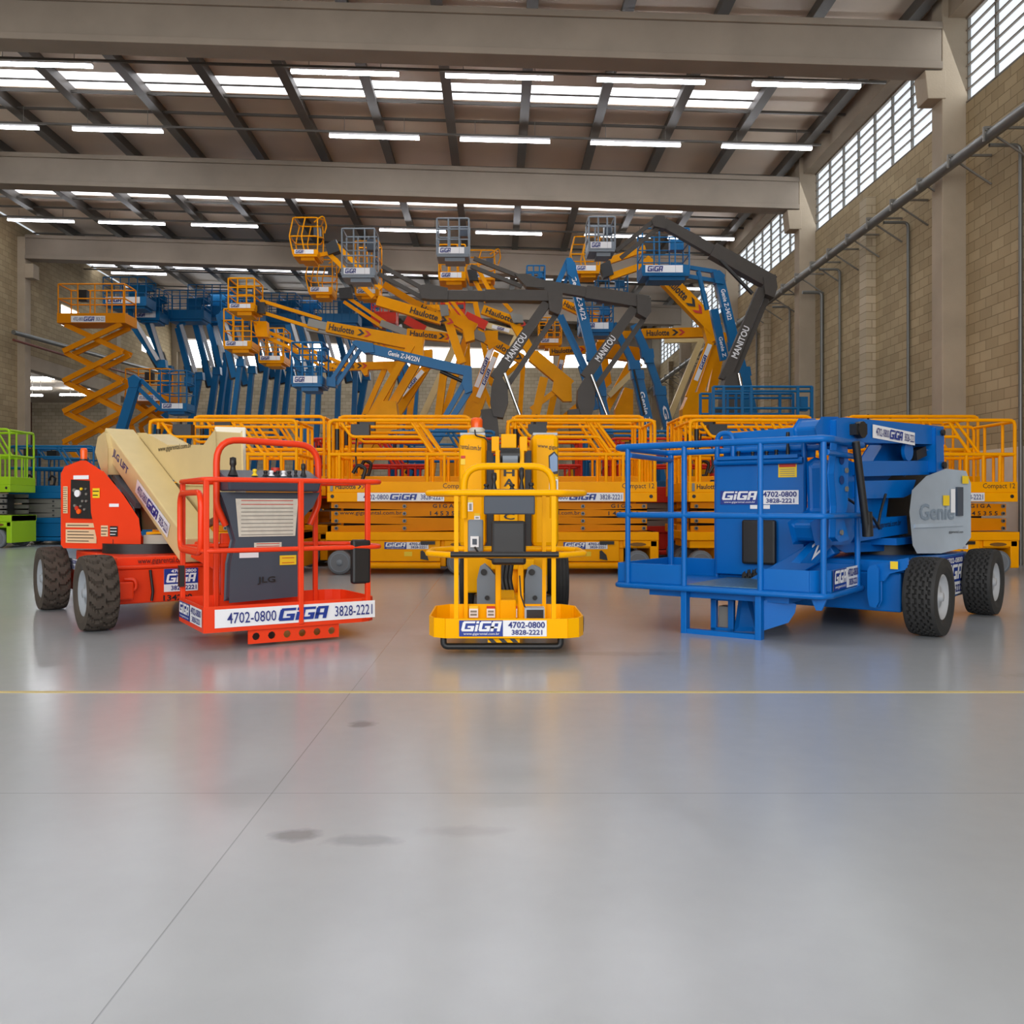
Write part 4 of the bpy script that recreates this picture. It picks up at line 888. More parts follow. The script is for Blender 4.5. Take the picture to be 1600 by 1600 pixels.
mb = MB(KF); o, u, v = slab_(1158, 812, 1211, 881, .86); mb.box(o, (o[0]+u[0], .92, o[2]+v[2]), BLK); P(mb, 'manual_box', None, .02)
mb = MB(KF); x = KF.sx(1224, .8); mb.box((x-.12, .72, .05), (x+.12, .9, .13), GRYC); mb.box((x-.1, .71, .06), (x+.1, .72, .11), BLK); P(mb, 'foot_switch_box', bk)
mb = MB(KF); mb.sticker('block', (WB_+.012, .16, .05), (0, .72, 0), (0, 0, .16)); P(mb, 'sticker', bk)
# lower bracket
mb = MB(KF)
for px in (1070, 1186):
    x = KF.sx(px, .05); mb.box((x-.025, .02, KF.sz(px, 1002, .05)), (x+.025, .1, .02), BLU)
x0, x1 = KF.sx(1070, .05), KF.sx(1186, .05); zb = KF.sz(1128, 1000, .05); mb.box((x0, .03, zb), (x1, .09, zb+.07), BLU)
P(mb, 'rotator_guard', bk, .006)
mb = MB(KF); x0, x1 = KF.sx(1110, .35), KF.sx(1146, .35)
zt, zb2 = 0, KF.sz(1128, 990, .35)
mb.box((x0, .35, zb2), (x0+.05, .4, zt), BLU); mb.box((x1-.05, .35, zb2), (x1, .4, zt), BLU); mb.box((x0, .35, zt-.1), (x1, .4, zt), BLU); mb.box((x0, .35, zb2), (x1, .4, zb2+.05), BLU); mb.box((x0+.05, .4, zb2), (x1-.05, .52, zt-.15), STL); P(mb, 'rotator_frame', None, .006)
mb = MB(KF); x0, x1 = KF.sx(1146, .35), KF.sx(1178, .5); zz_ = KF.sz(1160, 988, .4); mb.prism([(x0, .36, zz_), (x0+.05, .36, 0), (x1, .6, 0), (x1, .6, -.05), (x0+.12, .45, zz_)], (.02, .04, 0), BLU)
mb.prism([(x0+.02, .5, zz_), (x0+.02, .5, -.02), (x0+.1, .9, -.02), (x0+.1, .9, -.12)], (.12, 0, 0), BLU); P(mb, 'rotator_arm', None)
mb = MB(); pp = Plane(KF((g1+.02, .1, 0))[:2], KF((g1+.55, .35, 0))[:2]); pp.poly(mb, [(1190, 941), (1203, 937), (1243, 945), (1241, 957), (1231, 972), (1190, 985)], .08, BLU); P(mb, 'jib_side_plate', None, .006)
mb = MB(KF); mb.prism([(WB_-.12, .05, 0), (WB_-.0, .05, 0), (WB_-.04, .05, -.09), (WB_-.08, .05, -.09)], (0, .03, 0), BLU); P(mb, 'gusset', bk)
mb = MB(KF); x = KF.sx(1142, .1)
for i in range(3): mb.tube([(x-.06+i*.03, .15, KF.sz(1142, 1000, .1)), (x-.04+i*.03, .12, KF.sz(1142, 1009-i, .1)), (x+.04+i*.02, .12, KF.sz(1142, 1008-i, .1)), (x+.05, .2, KF.sz(1142, 999, .1))], .008, BLK, 5, fl=.03)
h = P(mb, 'hanging_hose'); h['kind'] = 'stuff'
mb = MB(); mb.bar(KF((.9, .95, -.02)), BB.off(-.1)(1300, 850), .2, .18, BLU); P(mb, 'jib_beam', None, .01)

# ---------------------------------------------------------------- lifts parked behind the front rows
class Boom:
    # a boom lift whose arms stand in an upright plane at distance Y; sizes in the photo give sizes in metres there
    def __init__(s, label, Y, col, foot, cat='boom lift', group=None, chassis=None):
        s.Y = Y; s.k = Y/F; s.col = col; f = Q(foot, CY, Y)
        s.t = thing('boom_lift', label, cat, (f.x, Y, 0), 0, group); s.b = Vector(s.t.location)
        c2 = chassis or col
        if chassis is not False:
            mb = MB(); mb.box((f.x-.8, Y-.33, .3), (f.x+.8, Y+.33, .75), c2); mb.build('chassis', s.t, s.b, .02)
            mb = MB(); mb.box((f.x-.75, Y-.38, .85), (f.x+.75, Y+.38, 1.5), c2); mb.cyl((f.x, Y, .75), (0, 0, 1), .35, .12, BLK, 14); mb.build('turret', s.t, s.b, .05)
            for dx in (-.6, .6):
                for dy in (-.32, .32):
                    mb = MB(); mb.lathe([(.2, .12), (.38, .11), (.4, .08), (.4, -.08), (.38, -.11), (.2, -.12)], (f.x+dx, Y+dy*1.15, .4), (0, -1, 0), RUB, 16); mb.lathe([(.2, .1), (.05, .08), (.0001, .1)], (f.x+dx, Y+dy*1.15, .4), (0, -1 if dy < 0 else 1, 0), RIM, 14); mb.build('wheel', s.t, s.b)
    def p(s, q, dy=0): v = Q(q[0], q[1], s.Y); v.y += dy; return v
    def bar(s, name, a, b, w, m=None, w2=None, dy=0, tk=None, text=None, tm=None, f=(.1, .8), drop=0, par=None, bold=True, hgt=.62):
        A, B = s.p(a, dy), s.p(b, dy); h = w*s.k; h2 = (w2 or w)*s.k; th = (tk or max(.1, h*.8))*random.uniform(.95, 1.05)
        if drop: B = B+(B-A).normalized()*((B.z-drop)/max(.05, -(B-A).normalized().z))
        mb = MB(); mb.bar(A, B, th, h, m or s.col, (0, 0, 1), th, h2)
        o = mb.build(name, par or s.t, s.b)
        if text:
            d = B-A; rv = d.x < 0 and abs(d.x) > .3*abs(d.z)
            if rv: A, B, d = B, A, -d
            u = d.normalized(); v = V(-u.z, 0, u.x); v = v if (v.z > 0 if abs(u.x) > .25 else True) else -v
            n = u.cross(v)
            if n.y > 0: v = -v
            L_ = d.length; hh = min(h, h2)*hgt
            og = A+u*L_*f[0]-v*hh/2+V(0, -th/2-.02, 0)
            mb = MB()
            if text == 'GIGA':
                mb.quad(og, u*L_*(f[1]-f[0]), v*hh, WHT); mb.logo(og+V(0, -.02, 0)+u*L_*(f[1]-f[0])*.3+v*hh*.1, u*L_*(f[1]-f[0])*.4, v*hh*.8, INKB)
            else: mb.text(text, og, u*L_*(f[1]-f[0]), v*hh, tm or INK, bold)
            if text == 'Haulotte':
                for i, m2 in ((0, INK), (1, REDI)):
                    x = L_*(f[1]+.03)+i*hh*1.1; q = lambda a_, b_: A+V(0, -th/2-.02, 0)+u*(x+a_*hh)+v*(b_-.5)*hh
                    mb.add([q(0, 1), q(.5, 1), q(1.15, .5), q(.5, 0), q(0, 0), q(.65, .5)], [(0,5,2,1), (5,4,3,2)], m2)
            mb.build('lettering', o, s.b)
        return o
    def plate(s, name, pts, m=None, dy=0, th=None, par=None):
        th = (th or .3)*random.uniform(.95, 1.05); P_ = [s.p(q, dy-th/2) for q in pts]; mb = MB(); mb.prism(P_, (0, th, 0), m or s.col); return mb.build(name, par or s.t, s.b)
    def rod(s, name, a, b, r, m=BLK, dy=0): mb = MB(); mb.tube([s.p(a, dy), s.p(b, dy)], r*s.k, m, 8); return mb.build(name, s.t, s.b)
    def basket(s, x0, y0, x1, y1, m=None, toe=10, kind='square', dp=.8, dy=0, sign=True, box=True, seats=(0.36, .7), tilt=0):
        m = m or s.col; a, b = s.p((x0, y1), dy), s.p((x1, y0), dy); X0, X1, Z0, Z1 = a.x, b.x, a.z, b.z; ya, yb = s.Y+dy-dp/2, s.Y+dy+dp/2; th = toe*s.k; r = .022
        mb = MB()
        for p, q in (((X0, ya), (X1, ya)), ((X0, yb), (X1, yb)), ((X0, ya), (X0, yb)), ((X1, ya), (X1, yb))): mb.bar((p[0], p[1], Z0+th/2), (q[0], q[1], Z0+th/2), .02, th, m)
        mb.box((X0, ya, Z0-.05), (X1, yb, Z0+.02), m); mb.box((X0+.2, ya+.1, Z0-.14), (X1-.1, yb-.1, Z0-.05), m); bo = mb.build('basket', s.t, s.b)
        mb = MB(); H_ = Z1-Z0; cor = [(X0, ya), (X1, ya), (X1, yb), (X0, yb)]
        if kind == 'cage':
            bul = .16*(X1-X0)
            for z, g in ((Z1, 0), (Z0+H_*.5, bul)): mb.tube([(X0-g, ya, z), (X1-bul*.4, ya, z), (X1+bul, ya+dp*.5, z+.06), (X1-bul*.4, yb, z), (X0-g, yb, z)], r, m, 6, True, .1)
            for x, y in cor+[((X0+X1)/2, ya), ((X0+X1)/2, yb)]: mb.tube([(x, y, Z0), (x-bul*(1 if x < X1-.01 else -.2), y, Z0+H_*.5), (x, y, Z1)], r, m, 6, fl=.3)
            mb.tube([(X1-bul, ya+.1, Z1-.1), (X1+bul*1.2, ya+.2, Z1+.14), (X1+bul*1.6, ya+.45, Z1-.1), (X1+bul, ya+.5, Z1-.3)], r, m, 6, fl=.1)
        else:
            for z in (Z1, Z0+H_*.42, Z0+H_*.7): mb.tube([(x, y, z) for x, y in cor], r if z == Z1 else r*.8, m, 6, True, .05)
            for x, y in cor+[(X0+(X1-X0)*f_, y_) for f_ in seats for y_ in (ya, yb)]: mb.tube([(x, y, Z0), (x, y, Z1)], r, m, 6)
        mb.build('guard_rail', bo, s.b)
        if box: mb = MB(); mb.box((X1-.32*(X1-X0), yb-.25, Z0+H_*.66), (X1-.04, yb-.02, Z0+H_*.9), GRYD if m != BLU2 else m); mb.build('control_box', bo, s.b)
        if sign: mb = MB(); mb.quad((X0+.06*(X1-X0), ya-.02, Z0+th*.15), ((X1-X0)*.8, 0, 0), (0, 0, th*.8), WHT); mb.logo((X0+.1*(X1-X0), ya-.03, Z0+th*.25), ((X1-X0)*.34, 0, 0), (0, 0, th*.6), INKB); mb.build('sticker', bo, s.b)
        return bo
HM = 'Haulotte'
def parallel(B, name, a, b, w, gap, m=None, dy=0):       # two parallel bars of a jib
    for i in (-.5, .5):
        d = Vector((b[0]-a[0], b[1]-a[1])).normalized(); n = (-d.y*gap*i, d.x*gap*i)
        B.bar(name, (a[0]+n[0], a[1]+n[1]), (b[0]+n[0], b[1]+n[1]), w, m, dy=dy)
# blue arm over the left middle
B = Boom('blue boom lift with long lettered arm sloping down above the left yellow scissor lifts', 20.5, BLU2, 690)
B.bar('main_boom', (580, 546), (732, 581), 15, text='Genie Z-34/22N', tm=WHT, f=(.18, .5), hgt=.5)
B.plate('knuckle', [(551, 537), (557, 533), (584, 538), (586, 552), (570, 553)], BLU2)
parallel(B, 'jib', (560, 541), (522, 598), 6, 11)
B.plate('jib_end', [(512, 590), (526, 592), (526, 606), (512, 604)])
B.basket(462, 540, 508, 604, toe=13)
B.plate('boom_pivot', [(727, 572), (737, 574), (738, 612), (728, 616), (722, 600)])
B.bar('upper_riser', (727, 596), (695, 652), 8, drop=1.4); B.bar('lower_riser', (734, 610), (707, 652), 9, drop=1.4)
B.rod('cylinder', (688, 580), (727, 598), 3)
# yellow booms, left middle
B = Boom('yellow boom lift with lettered arm just above the blue arm, left of centre', 23.0, YEL2, 552)
B.bar('main_boom', (511, 511), (662, 540), 16, w2=21, text=HM, f=(.03, .29))
B.bar('telescope', (482, 504), (512, 511), 12, STL); parallel(B, 'jib', (405, 478), (500, 507), 5, 17)
B.basket(364, 441, 404, 488, kind='square', toe=8); B.plate('jib_end', [(402, 474), (416, 474), (416, 492), (402, 490)], BLK)
B.plate('knuckle', [(640, 530), (661, 528), (662, 560), (650, 562), (638, 545)]); B.bar('upper_riser', (644, 540), (580, 652), 11, drop=1.4, dy=-.12); B.bar('lower_riser', (656, 556), (600, 652), 13, drop=1.4, dy=.14)
B.plate('foot_plate', [(584, 648), (600, 628), (620, 628), (623, 652), (621, 690), (580, 690)], th=.5)
B = Boom('yellow boom lift with lower basket, its arm tucked under the first lettered arm', 24.9, YEL2, 588)
B.bar('main_boom', (535, 521), (640, 547), 12, text=HM, f=(.05, .5)); parallel(B, 'jib', (410, 520), (540, 575), 5, 9); B.bar('telescope', (480, 512), (540, 523), 10, STL)
B.basket(367, 495, 408, 552, toe=9, dy=-.6); B.plate('jib_end', [(404, 508), (424, 508), (426, 532), (408, 532)], dy=-.4)
B.plate('knuckle', [(657, 549), (676, 547), (676, 575), (662, 577), (655, 565)]); B.bar('upper_riser', (668, 570), (618, 652), 13, drop=1.4); B.bar('lower_riser', (664, 580), (628, 622), 9, dy=-.25, text='GIGA', f=(.05, .95), hgt=.7); B.bar('cross_link', (620, 545), (665, 562), 12, dy=.1)
B = Boom('yellow boom lift with short level lettered arm behind blue jib, left of centre', 26.8, YEL2, 566)
B.bar('main_boom', (509, 574), (618, 571), 12, text=HM, f=(.1, .42)); B.plate('knuckle', [(598, 567), (625, 565), (624, 586), (612, 588)])
B.bar('upper_riser', (602, 575), (568, 652), 8, drop=1.4); B.bar('lower_riser', (616, 588), (596, 640), 10, drop=1.4, text='GIGA', f=(.1, .4)); B.plate('bracket', [(564, 578), (576, 578), (575, 587), (570, 588)])
parallel(B, 'jib', (452, 540), (510, 572), 4, 8); B.basket(414, 520, 452, 570, toe=8, dy=-.3)
B = Boom('yellow boom lift with highest cage basket at left, beside the left grey basket', 25.6, YEL2, 690)
B.bar('main_boom', (590, 470), (690, 500), 16, text=HM, f=(.52, .95)); parallel(B, 'jib', (518, 388), (590, 458), 7, 18); B.plate('jib_end', [(510, 384), (526, 376), (532, 394), (514, 400)], BLK)
B.basket(463, 347, 500, 404, kind='cage', toe=8); B.bar('basket_arm', (492, 400), (515, 396), 6)
B.plate('knuckle', [(687, 478), (700, 478), (702, 494), (690, 496)], STL); B.bar('riser_head', (694, 490), (742, 516), 14, w2=20); B.plate('pivot_plate', [(722, 512), (740, 508), (742, 532), (728, 536)])
B.bar('upper_riser', (697, 492), (722, 568), 13); B.bar('lower_riser', (727, 528), (692, 652), 10, drop=1.4, dy=.3); B.bar('side_riser', (694, 588), (686, 652), 14, w2=24, drop=1.4, dy=-.3, text='GIGA', f=(.2, .5))
B = Boom('yellow boom lift with second cage basket low at left, level lettered arm behind blue arm', 28.4, YEL2, 655)
B.bar('main_boom', (636, 521), (702, 528), 14, text=HM, f=(.08, .72)); B.bar('telescope', (595, 505), (640, 522), 10, STL); parallel(B, 'jib', (540, 468), (600, 508), 5, 9)
B.basket(487, 411, 522, 462, kind='cage', toe=9); B.plate('jib_end', [(530, 452), (550, 450), (552, 468), (532, 468)], BLK)
B.plate('knuckle', [(640, 528), (660, 530), (660, 556), (644, 556)]); B.bar('upper_riser', (650, 550), (640, 652), 11, drop=1.4)
B = Boom('yellow boom lift with square basket tucked under the light grey basket', 30.2, YEL2, 735)
B.basket(558, 382, 594, 464, toe=8); B.bar('main_boom', (655, 478), (600, 445), 10); B.bar('boom_base', (650, 476), (735, 520), 13, text=HM, f=(.1, .6)); B.bar('upper_riser', (728, 516), (735, 652), 12, drop=1.4)
# dark grey booms
def grey_boom(label, Y, foot, bask, jib, head, boom, wb, knee, ris, link, basep, rod, tower_text=True):
    B = Boom(label, Y, MAN, foot)
    B.basket(*bask, GRY, toe=12, dp=.7); parallel(B, 'jib', jib[0], jib[1], 6, 13); B.plate('jib_head', head)
    B.bar('main_boom', boom[0], boom[1], wb[0], w2=wb[1]); B.bar('boom_sleeve', tuple(boom[0][i]*.55+boom[1][i]*.45 for i in (0, 1)), boom[1], wb[1]+3.5, dy=0, tk=.32)
    B.plate('elbow', knee, th=.42); B.bar('riser', ris[0], ris[1], 14, w2=17, text='MANITOU', tm=WHT, f=(.24, .58) , hgt=.75)
    B.bar('link_bar', link[0], link[1], 8, dy=.1); B.plate('tower_foot', basep, th=.5); B.rod('cylinder_rod', rod[0], rod[1], 2.5, CHR, -.3)
    B.bar('tower', ((basep[0][0]+basep[-2][0])/2-6, 640), ((basep[0][0]+basep[-2][0])/2-4, 660), 22, drop=1.4, tk=.4)
    return B
B = grey_boom('dark grey boom lift, leftmost of three, its level arm ending at a light grey basket', 22.3, 780, (538, 364, 588, 436), ((594, 422), (664, 460)), [(652, 448), (672, 446), (700, 452), (700, 470), (676, 470), (660, 468)], ((668, 462), (868, 464)), (15, 13), [(855, 458), (878, 458), (878, 482), (872, 494), (858, 488)], ((854, 474), (773, 592)), ((868, 492), (790, 606)),
    [(768, 606), (773, 592), (784, 590), (793, 606), (794, 630), (786, 654), (771, 652), (766, 630)], ((788, 586), (812, 650)))
B = grey_boom('dark grey boom lift, middle of three, its arm sloping up left to a grey basket', 22.9, 916, (684, 348, 733, 404), ((738, 410), (818, 442)), [(804, 430), (822, 430), (848, 440), (850, 452), (822, 450)], ((836, 444), (1012, 474)), (15, 16), [(993, 464), (1015, 468), (1015, 490), (1008, 500), (994, 492)], ((990, 482), (914, 590)), ((1006, 498), (926, 612)),
    [(902, 610), (912, 592), (922, 592), (928, 610), (928, 634), (922, 654), (908, 654), (901, 632)], ((922, 588), (946, 650)))
B = grey_boom('dark grey boom lift, rightmost and tallest of three, arm peaked near the roof', 22.4, 1142, (918, 346, 958, 396), ((966, 398), (1026, 350)), [(1017, 345), (1024, 339), (1036, 340), (1042, 352), (1038, 360), (1020, 356)], ((1036, 349), (1206, 444)), (15, 18), [(1189, 436), (1208, 432), (1211, 452), (1206, 468), (1192, 462)], ((1190, 452), (1131, 594)), ((1199, 466), (1150, 584)),
    [(1126, 610), (1131, 590), (1145, 584), (1155, 592), (1157, 620), (1156, 652), (1140, 654), (1126, 650)], ((1149, 586), (1156, 620)))
B.rod('lift_cylinder', (1122, 410), (1172, 462), 3, BLK, -.2)
# dark blue booms, centre right
def blue_boom(label, Y, foot, pts, ws, text_i=None, text='Genie Z-34/22', bask=None, jib=None, cyl=None):
    B = Boom(label, Y, BLU2, foot)
    for i in range(len(pts)-1):
        last = i == len(pts)-2
        B.bar(['upper_boom', 'riser', 'lower_riser', 'foot_riser'][min(i, 3)], pts[i], pts[i+1], ws[i], text=text if i == text_i else None, tm=WHT, f=(.15, .62), hgt=.5, drop=1.4 if last else 0)
        if i: B.plate('knuckle', [(pts[i][0]-ws[i]*.6, pts[i][1]-6), (pts[i][0]+ws[i]*.6, pts[i][1]-6), (pts[i][0]+ws[i]*.7, pts[i][1]+8), (pts[i][0]-ws[i]*.5, pts[i][1]+8)])
    if jib: parallel(B, 'jib', jib[0], jib[1], 5, 9)
    if bask: B.basket(*bask, toe=8)
    if cyl: B.rod('cylinder', cyl[0], cyl[1], 2.5)
    return B
B = blue_boom('dark blue boom lift with folded arm crossing behind the middle grey boom, tip pointing up', 24.6, 940, [(890, 412), (926, 556), (938, 612), (946, 652)], [15, 18, 13], 0)
B.plate('boom_tip', [(884, 405), (892, 405), (900, 418), (897, 440), (886, 430)]); B.bar('jib', (887, 408), (871, 444), 8); B.bar('jib_link', (893, 418), (880, 448), 5, dy=.15); B.bar('parallel_riser', (872, 492), (912, 578), 6); B.bar('parallel_link', (878, 490), (918, 575), 6, dy=.2)
B.bar('riser_foot', (910, 570), (930, 640), 13, dy=.1); B.basket(824, 412, 852, 444, toe=9, dy=.6)
B = blue_boom('dark blue boom lift with straight lettered column left of the far right pair', 25.7, 1003, [(958, 506), (990, 570), (995, 585), (1010, 652)], [10, 14, 16], 2, 'Genie Z-34/22')
B.basket(905, 475, 955, 520, toe=12); B.rod('hose', (988, 580), (1004, 650), 1.5, BLK, -.3)
B = blue_boom('dark blue boom lift, right of the far pair, with kinked lettered column', 27.75, 1033, [(990, 508), (1010, 552), (1013, 560), (1030, 610), (1041, 655)], [12, 16, 11, 15], 3, 'Genie')
B.basket(934, 430, 980, 466, toe=10, dy=.3)
B = blue_boom('dark blue boom lift with high basket at right, column behind the tallest grey boom', 24.4, 1168, [(1124, 438), (1148, 540), (1158, 580), (1172, 652)], [14, 16, 20], 0)
B.basket(1000, 364, 1072, 434, toe=14); parallel(B, 'jib', (1046, 420), (1118, 432), 6, 14); B.plate('boom_head', [(1112, 426), (1122, 424), (1131, 432), (1128, 446), (1116, 444)]); B.rod('cylinder', (1091, 424), (1105, 484), 4, BLU2); B.bar('second_column', (1119, 480), (1136, 560), 12, dy=.3, text='Genie Z', tm=WHT, f=(.55, .95), hgt=.5)
# yellow booms, centre and right
B = Boom('yellow boom lift whose lettered arm sits between the left and middle grey booms', 25.2, YEL2, 838)
B.bar('main_boom', (754, 484), (808, 504), 14, text=HM, f=(.1, .9)); B.plate('knuckle', [(796, 490), (816, 494), (818, 506), (802, 506)], STL); B.bar('riser', (800, 498), (836, 562), 14); B.bar('riser_foot', (832, 556), (890, 604), 20); B.plate('foot_plate', [(866, 588), (892, 592), (893, 628), (880, 628), (862, 612)])
B.bar('brace', (870, 610), (830, 640), 8); B.bar('lower_riser', (850, 590), (836, 652), 13, drop=1.4); parallel(B, 'jib', (742, 425), (766, 470), 6, 13); B.basket(688, 392, 728, 444, toe=10, dy=-.2); B.plate('jib_end', [(730, 424), (744, 422), (748, 440), (734, 440)], BLK)
B = Boom('yellow boom lift with lettered arm sloping to the left grey tower, twin white stickered risers', 27.0, YEL2, 742)
B.bar('main_boom', (760, 530), (816, 562), 15, text=HM, f=(.05, .8)); B.plate('knuckle', [(756, 518), (778, 518), (778, 540), (764, 548)]); B.bar('upper_riser', (770, 538), (738, 622), 9, text='GIGA', f=(.2, .98), hgt=.8); B.bar('lower_riser', (776, 552), (744, 630), 9, dy=-.15, text='GIGA', f=(.1, .9), hgt=.8); B.bar('tower', (748, 615), (736, 652), 26, drop=1.4)
B.bar('boom_base', (736, 520), (770, 534), 14, STL); parallel(B, 'jib', (700, 470), (740, 520), 5, 8); B.basket(732, 388, 772, 432, kind='cage', toe=8, dy=.6); B.bar('second_arm', (758, 430), (800, 480), 6, dy=.6)
B = Boom('yellow boom lift with steep lettered arm at right, twin telescopes and cage basket near roof', 26.75, YEL2, 1086)
B.bar('main_boom', (1040, 436), (1118, 516), 22, w2=24, text=HM, f=(.0, .4)); parallel(B, 'jib', (948, 422), (1012, 400), 10, 24); B.basket(896, 376, 934, 430, kind='cage', toe=10); B.plate('jib_end', [(936, 416), (952, 408), (958, 430), (942, 436)], BLK); B.bar('telescope', (1008, 404), (1044, 440), 12)
B.plate('knuckle', [(1096, 505), (1118, 500), (1124, 530), (1104, 538)]); B.bar('upper_riser', (1108, 536), (1074, 622), 11, dy=-.15, text='GIGA', f=(.3, .95)); B.bar('lower_riser', (1120, 540), (1092, 622), 11, dy=.1); B.plate('foot_plate', [(1064, 640), (1074, 616), (1100, 612), (1113, 622), (1113, 700), (1064, 700)], th=.5); B.bar('tower', (1090, 650), (1090, 670), 40, drop=1.4)
B = Boom('yellow boom lift with long level lettered arm at right, under the steep one', 28.8, YEL2, 1120)
B.bar('main_boom', (1003, 522), (1125, 519), 15, text=HM, f=(.05, .34)); B.plate('knuckle', [(1098, 514), (1124, 512), (1124, 534), (1104, 538)]); B.bar('upper_riser', (1130, 520), (1104, 652), 13, drop=1.4); B.bar('telescope', (958, 524), (1004, 522), 11); B.basket(905, 490, 950, 522, toe=9, sign=False)
B = Boom('yellow boom lift low in the middle, small lettered arm seen between grey towers', 29.95, YEL2, 905)
B.bar('main_boom', (858, 550), (930, 546), 12, text=HM, f=(.05, .5)); B.bar('boom_base', (930, 546), (1000, 556), 22); B.bar('upper_riser', (880, 552), (858, 652), 10, drop=1.4, text='GIGA', f=(.05, .15)); B.bar('lower_riser', (990, 560), (940, 652), 12, drop=1.4); B.bar('side_link', (1000, 570), (950, 620), 8, CRM, dy=-.2); B.plate('foot_plate', [(960, 640), (975, 606), (988, 610), (988, 700), (960, 700)], th=.4)
B = Boom('yellow boom lift deep in the middle with sloping lettered arm behind the dark blue one', 31.4, YEL2, 878)
B.bar('main_boom', (878, 474), (935, 500), 13, text=HM, f=(.05, .6)); B.bar('riser', (934, 498), (950, 600), 11); B.basket(842, 500, 876, 540, toe=8); B.bar('lower_riser', (950, 596), (884, 652), 12, drop=1.4)
B = Boom('yellow boom lift with leaning open frame, second from the leftmost grey tower', 34.3, YEL2, 815)
B.bar('main_boom', (742, 470), (690, 468), 8); B.bar('riser', (742, 470), (768, 600), 8); B.bar('lower_riser', (752, 600), (770, 640), 8); B.bar('tower', (818, 560), (812, 652), 9, drop=1.4); B.bar('link', (768, 604), (818, 562), 7)
B.basket(665, 455, 690, 486, toe=6, sign=False)
# red and cream ones far back
B = Boom('red and cream boom lift deep behind the left lettered arms, red basket', 31.6, REDS, 640)
B.basket(583, 474, 620, 506, toe=14, sign=False); B.bar('jib', (634, 500), (664, 516), 13); B.bar('main_boom', (662, 514), (720, 530), 9, CRM); B.bar('riser', (716, 528), (660, 652), 10, CRM, drop=1.4)
B = Boom('red and cream boom lift deep behind centre, its pale arm sloping right', 32.9, REDS, 768)
B.bar('jib', (727, 494), (760, 510), 14); B.bar('main_boom', (758, 508), (812, 522), 9, CRM, text='GIGA', f=(.2, .7)); B.bar('riser', (790, 560), (768, 652), 12, CRM, drop=1.4); B.bar('riser_link', (810, 520), (788, 566), 9, CRM); B.basket(690, 470, 726, 500, toe=12, sign=False)
B = Boom('cream boom lift low behind the right level lettered arm', 33.6, CRM, 1040)
B.bar('main_boom', (1038, 532), (1098, 530), 9); B.bar('riser', (1096, 530), (1046, 652), 9, drop=1.4)
# row of blue boom lifts at the back left: tall column, boom leaning left, basket on top
rows = [((254, 566), (247, 652)), ((264, 575), (258, 652)), ((312, 585), (300, 652)), ((339, 577), (328, 652)), ((355, 554), (342, 652)), ((361, 580), (353, 652)), ((376, 564), (365, 652)), ((394, 575), (387, 652)), ((420, 554), (407, 652)), ((437, 564), (427, 652)), ((453, 572), (444, 652)), ((470, 575), (466, 652)), ((484, 580), (480, 652)), ((500, 572), (496, 652)), ((530, 575), (527, 652)), ((556, 570), (553, 652)), ((572, 585), (560, 652)), ((640, 580), (634, 652)), ((652, 585), (648, 652))]
bp = {0: (170, 438, 236, 480), 1: (218, 456, 256, 502), 2: (263, 458, 324, 500), 3: (300, 449, 362, 494), 4: (330, 466, 392, 506), 6: (352, 462, 410, 502), 8: (404, 462, 466, 506), 9: (440, 466, 500, 508), 11: (470, 468, 532, 510), 13: (500, 462, 562, 506), 15: (534, 466, 592, 508)}
ordl = ['leftmost', 'second', 'third', 'fourth', 'fifth', 'sixth', 'seventh', 'eighth', 'ninth', 'tenth', 'eleventh', 'twelfth', 'thirteenth', 'fourteenth', 'fifteenth', 'sixteenth', 'seventeenth', 'second to last', 'rightmost']
for i, (a, b) in enumerate(rows):
    Y = 35.2+1.5*(i % 6)
    nm = 'blue boom lift standing in the back row, ' + (ordl[i] if i in (0, len(rows)-1) else ordl[i]+' column from the left' if i < 17 else 'second column from the right')
    B = Boom(nm, Y, BLU2, b[0], group='blue boom lifts in the back row')
    B.bar('column', a, b, 9, drop=1.4); B.plate('column_head', [(a[0]-5, a[1]-3), (a[0]+6, a[1]-3), (a[0]+7, a[1]+9), (a[0]-6, a[1]+9)])
    tip = (a[0]-34, a[1]-72) if i != 0 else (206, 506)
    low = (a[0]-9, a[1]+26) if i > 1 else (a[0]-2, a[1]+8)
    B.bar('boom', low, tip, 9, w2=8); B.bar('telescope', (a[0]-4, a[1]-2), (tip[0]+8, tip[1]-4), 5, mat('pale_boom_steel', (200, 202, 206), .4), dy=-.2)
    B.bar('boom_base', (low[0]-2, low[1]+2), (low[0]*.6+tip[0]*.4, low[1]*.6+tip[1]*.4), 11, BLK, dy=.05)
    if i in bp:
        q = bp[i]; B.bar('jib', tip, ((q[0]+q[2])/2, q[3]-2), 7); B.basket(*q, toe=12, dp=1.0, sign=i < 2, seats=(.2, .4, .6, .8))
        B.plate('console', [(q[0]+(q[2]-q[0])*.42, q[1]+6), (q[0]+(q[2]-q[0])*.8, q[1]+6), (q[0]+(q[2]-q[0])*.8, q[3]-8), (q[0]+(q[2]-q[0])*.42, q[3]-8)], th=.15, dy=.3)
# blue boom lift in front of the far left scissor platforms
B = Boom('dark blue boom lift with jib bent down, right beside the raised orange scissor', 29.3, BLU2, 192)
B.bar('riser', (213, 597), (192, 665), 14, drop=1.4); B.plate('knuckle', [(202, 592), (212, 586), (222, 594), (216, 606), (204, 606)]); parallel(B, 'jib', (216, 598), (256, 636), 6, 12); B.basket(258, 582, 298, 642, toe=10)
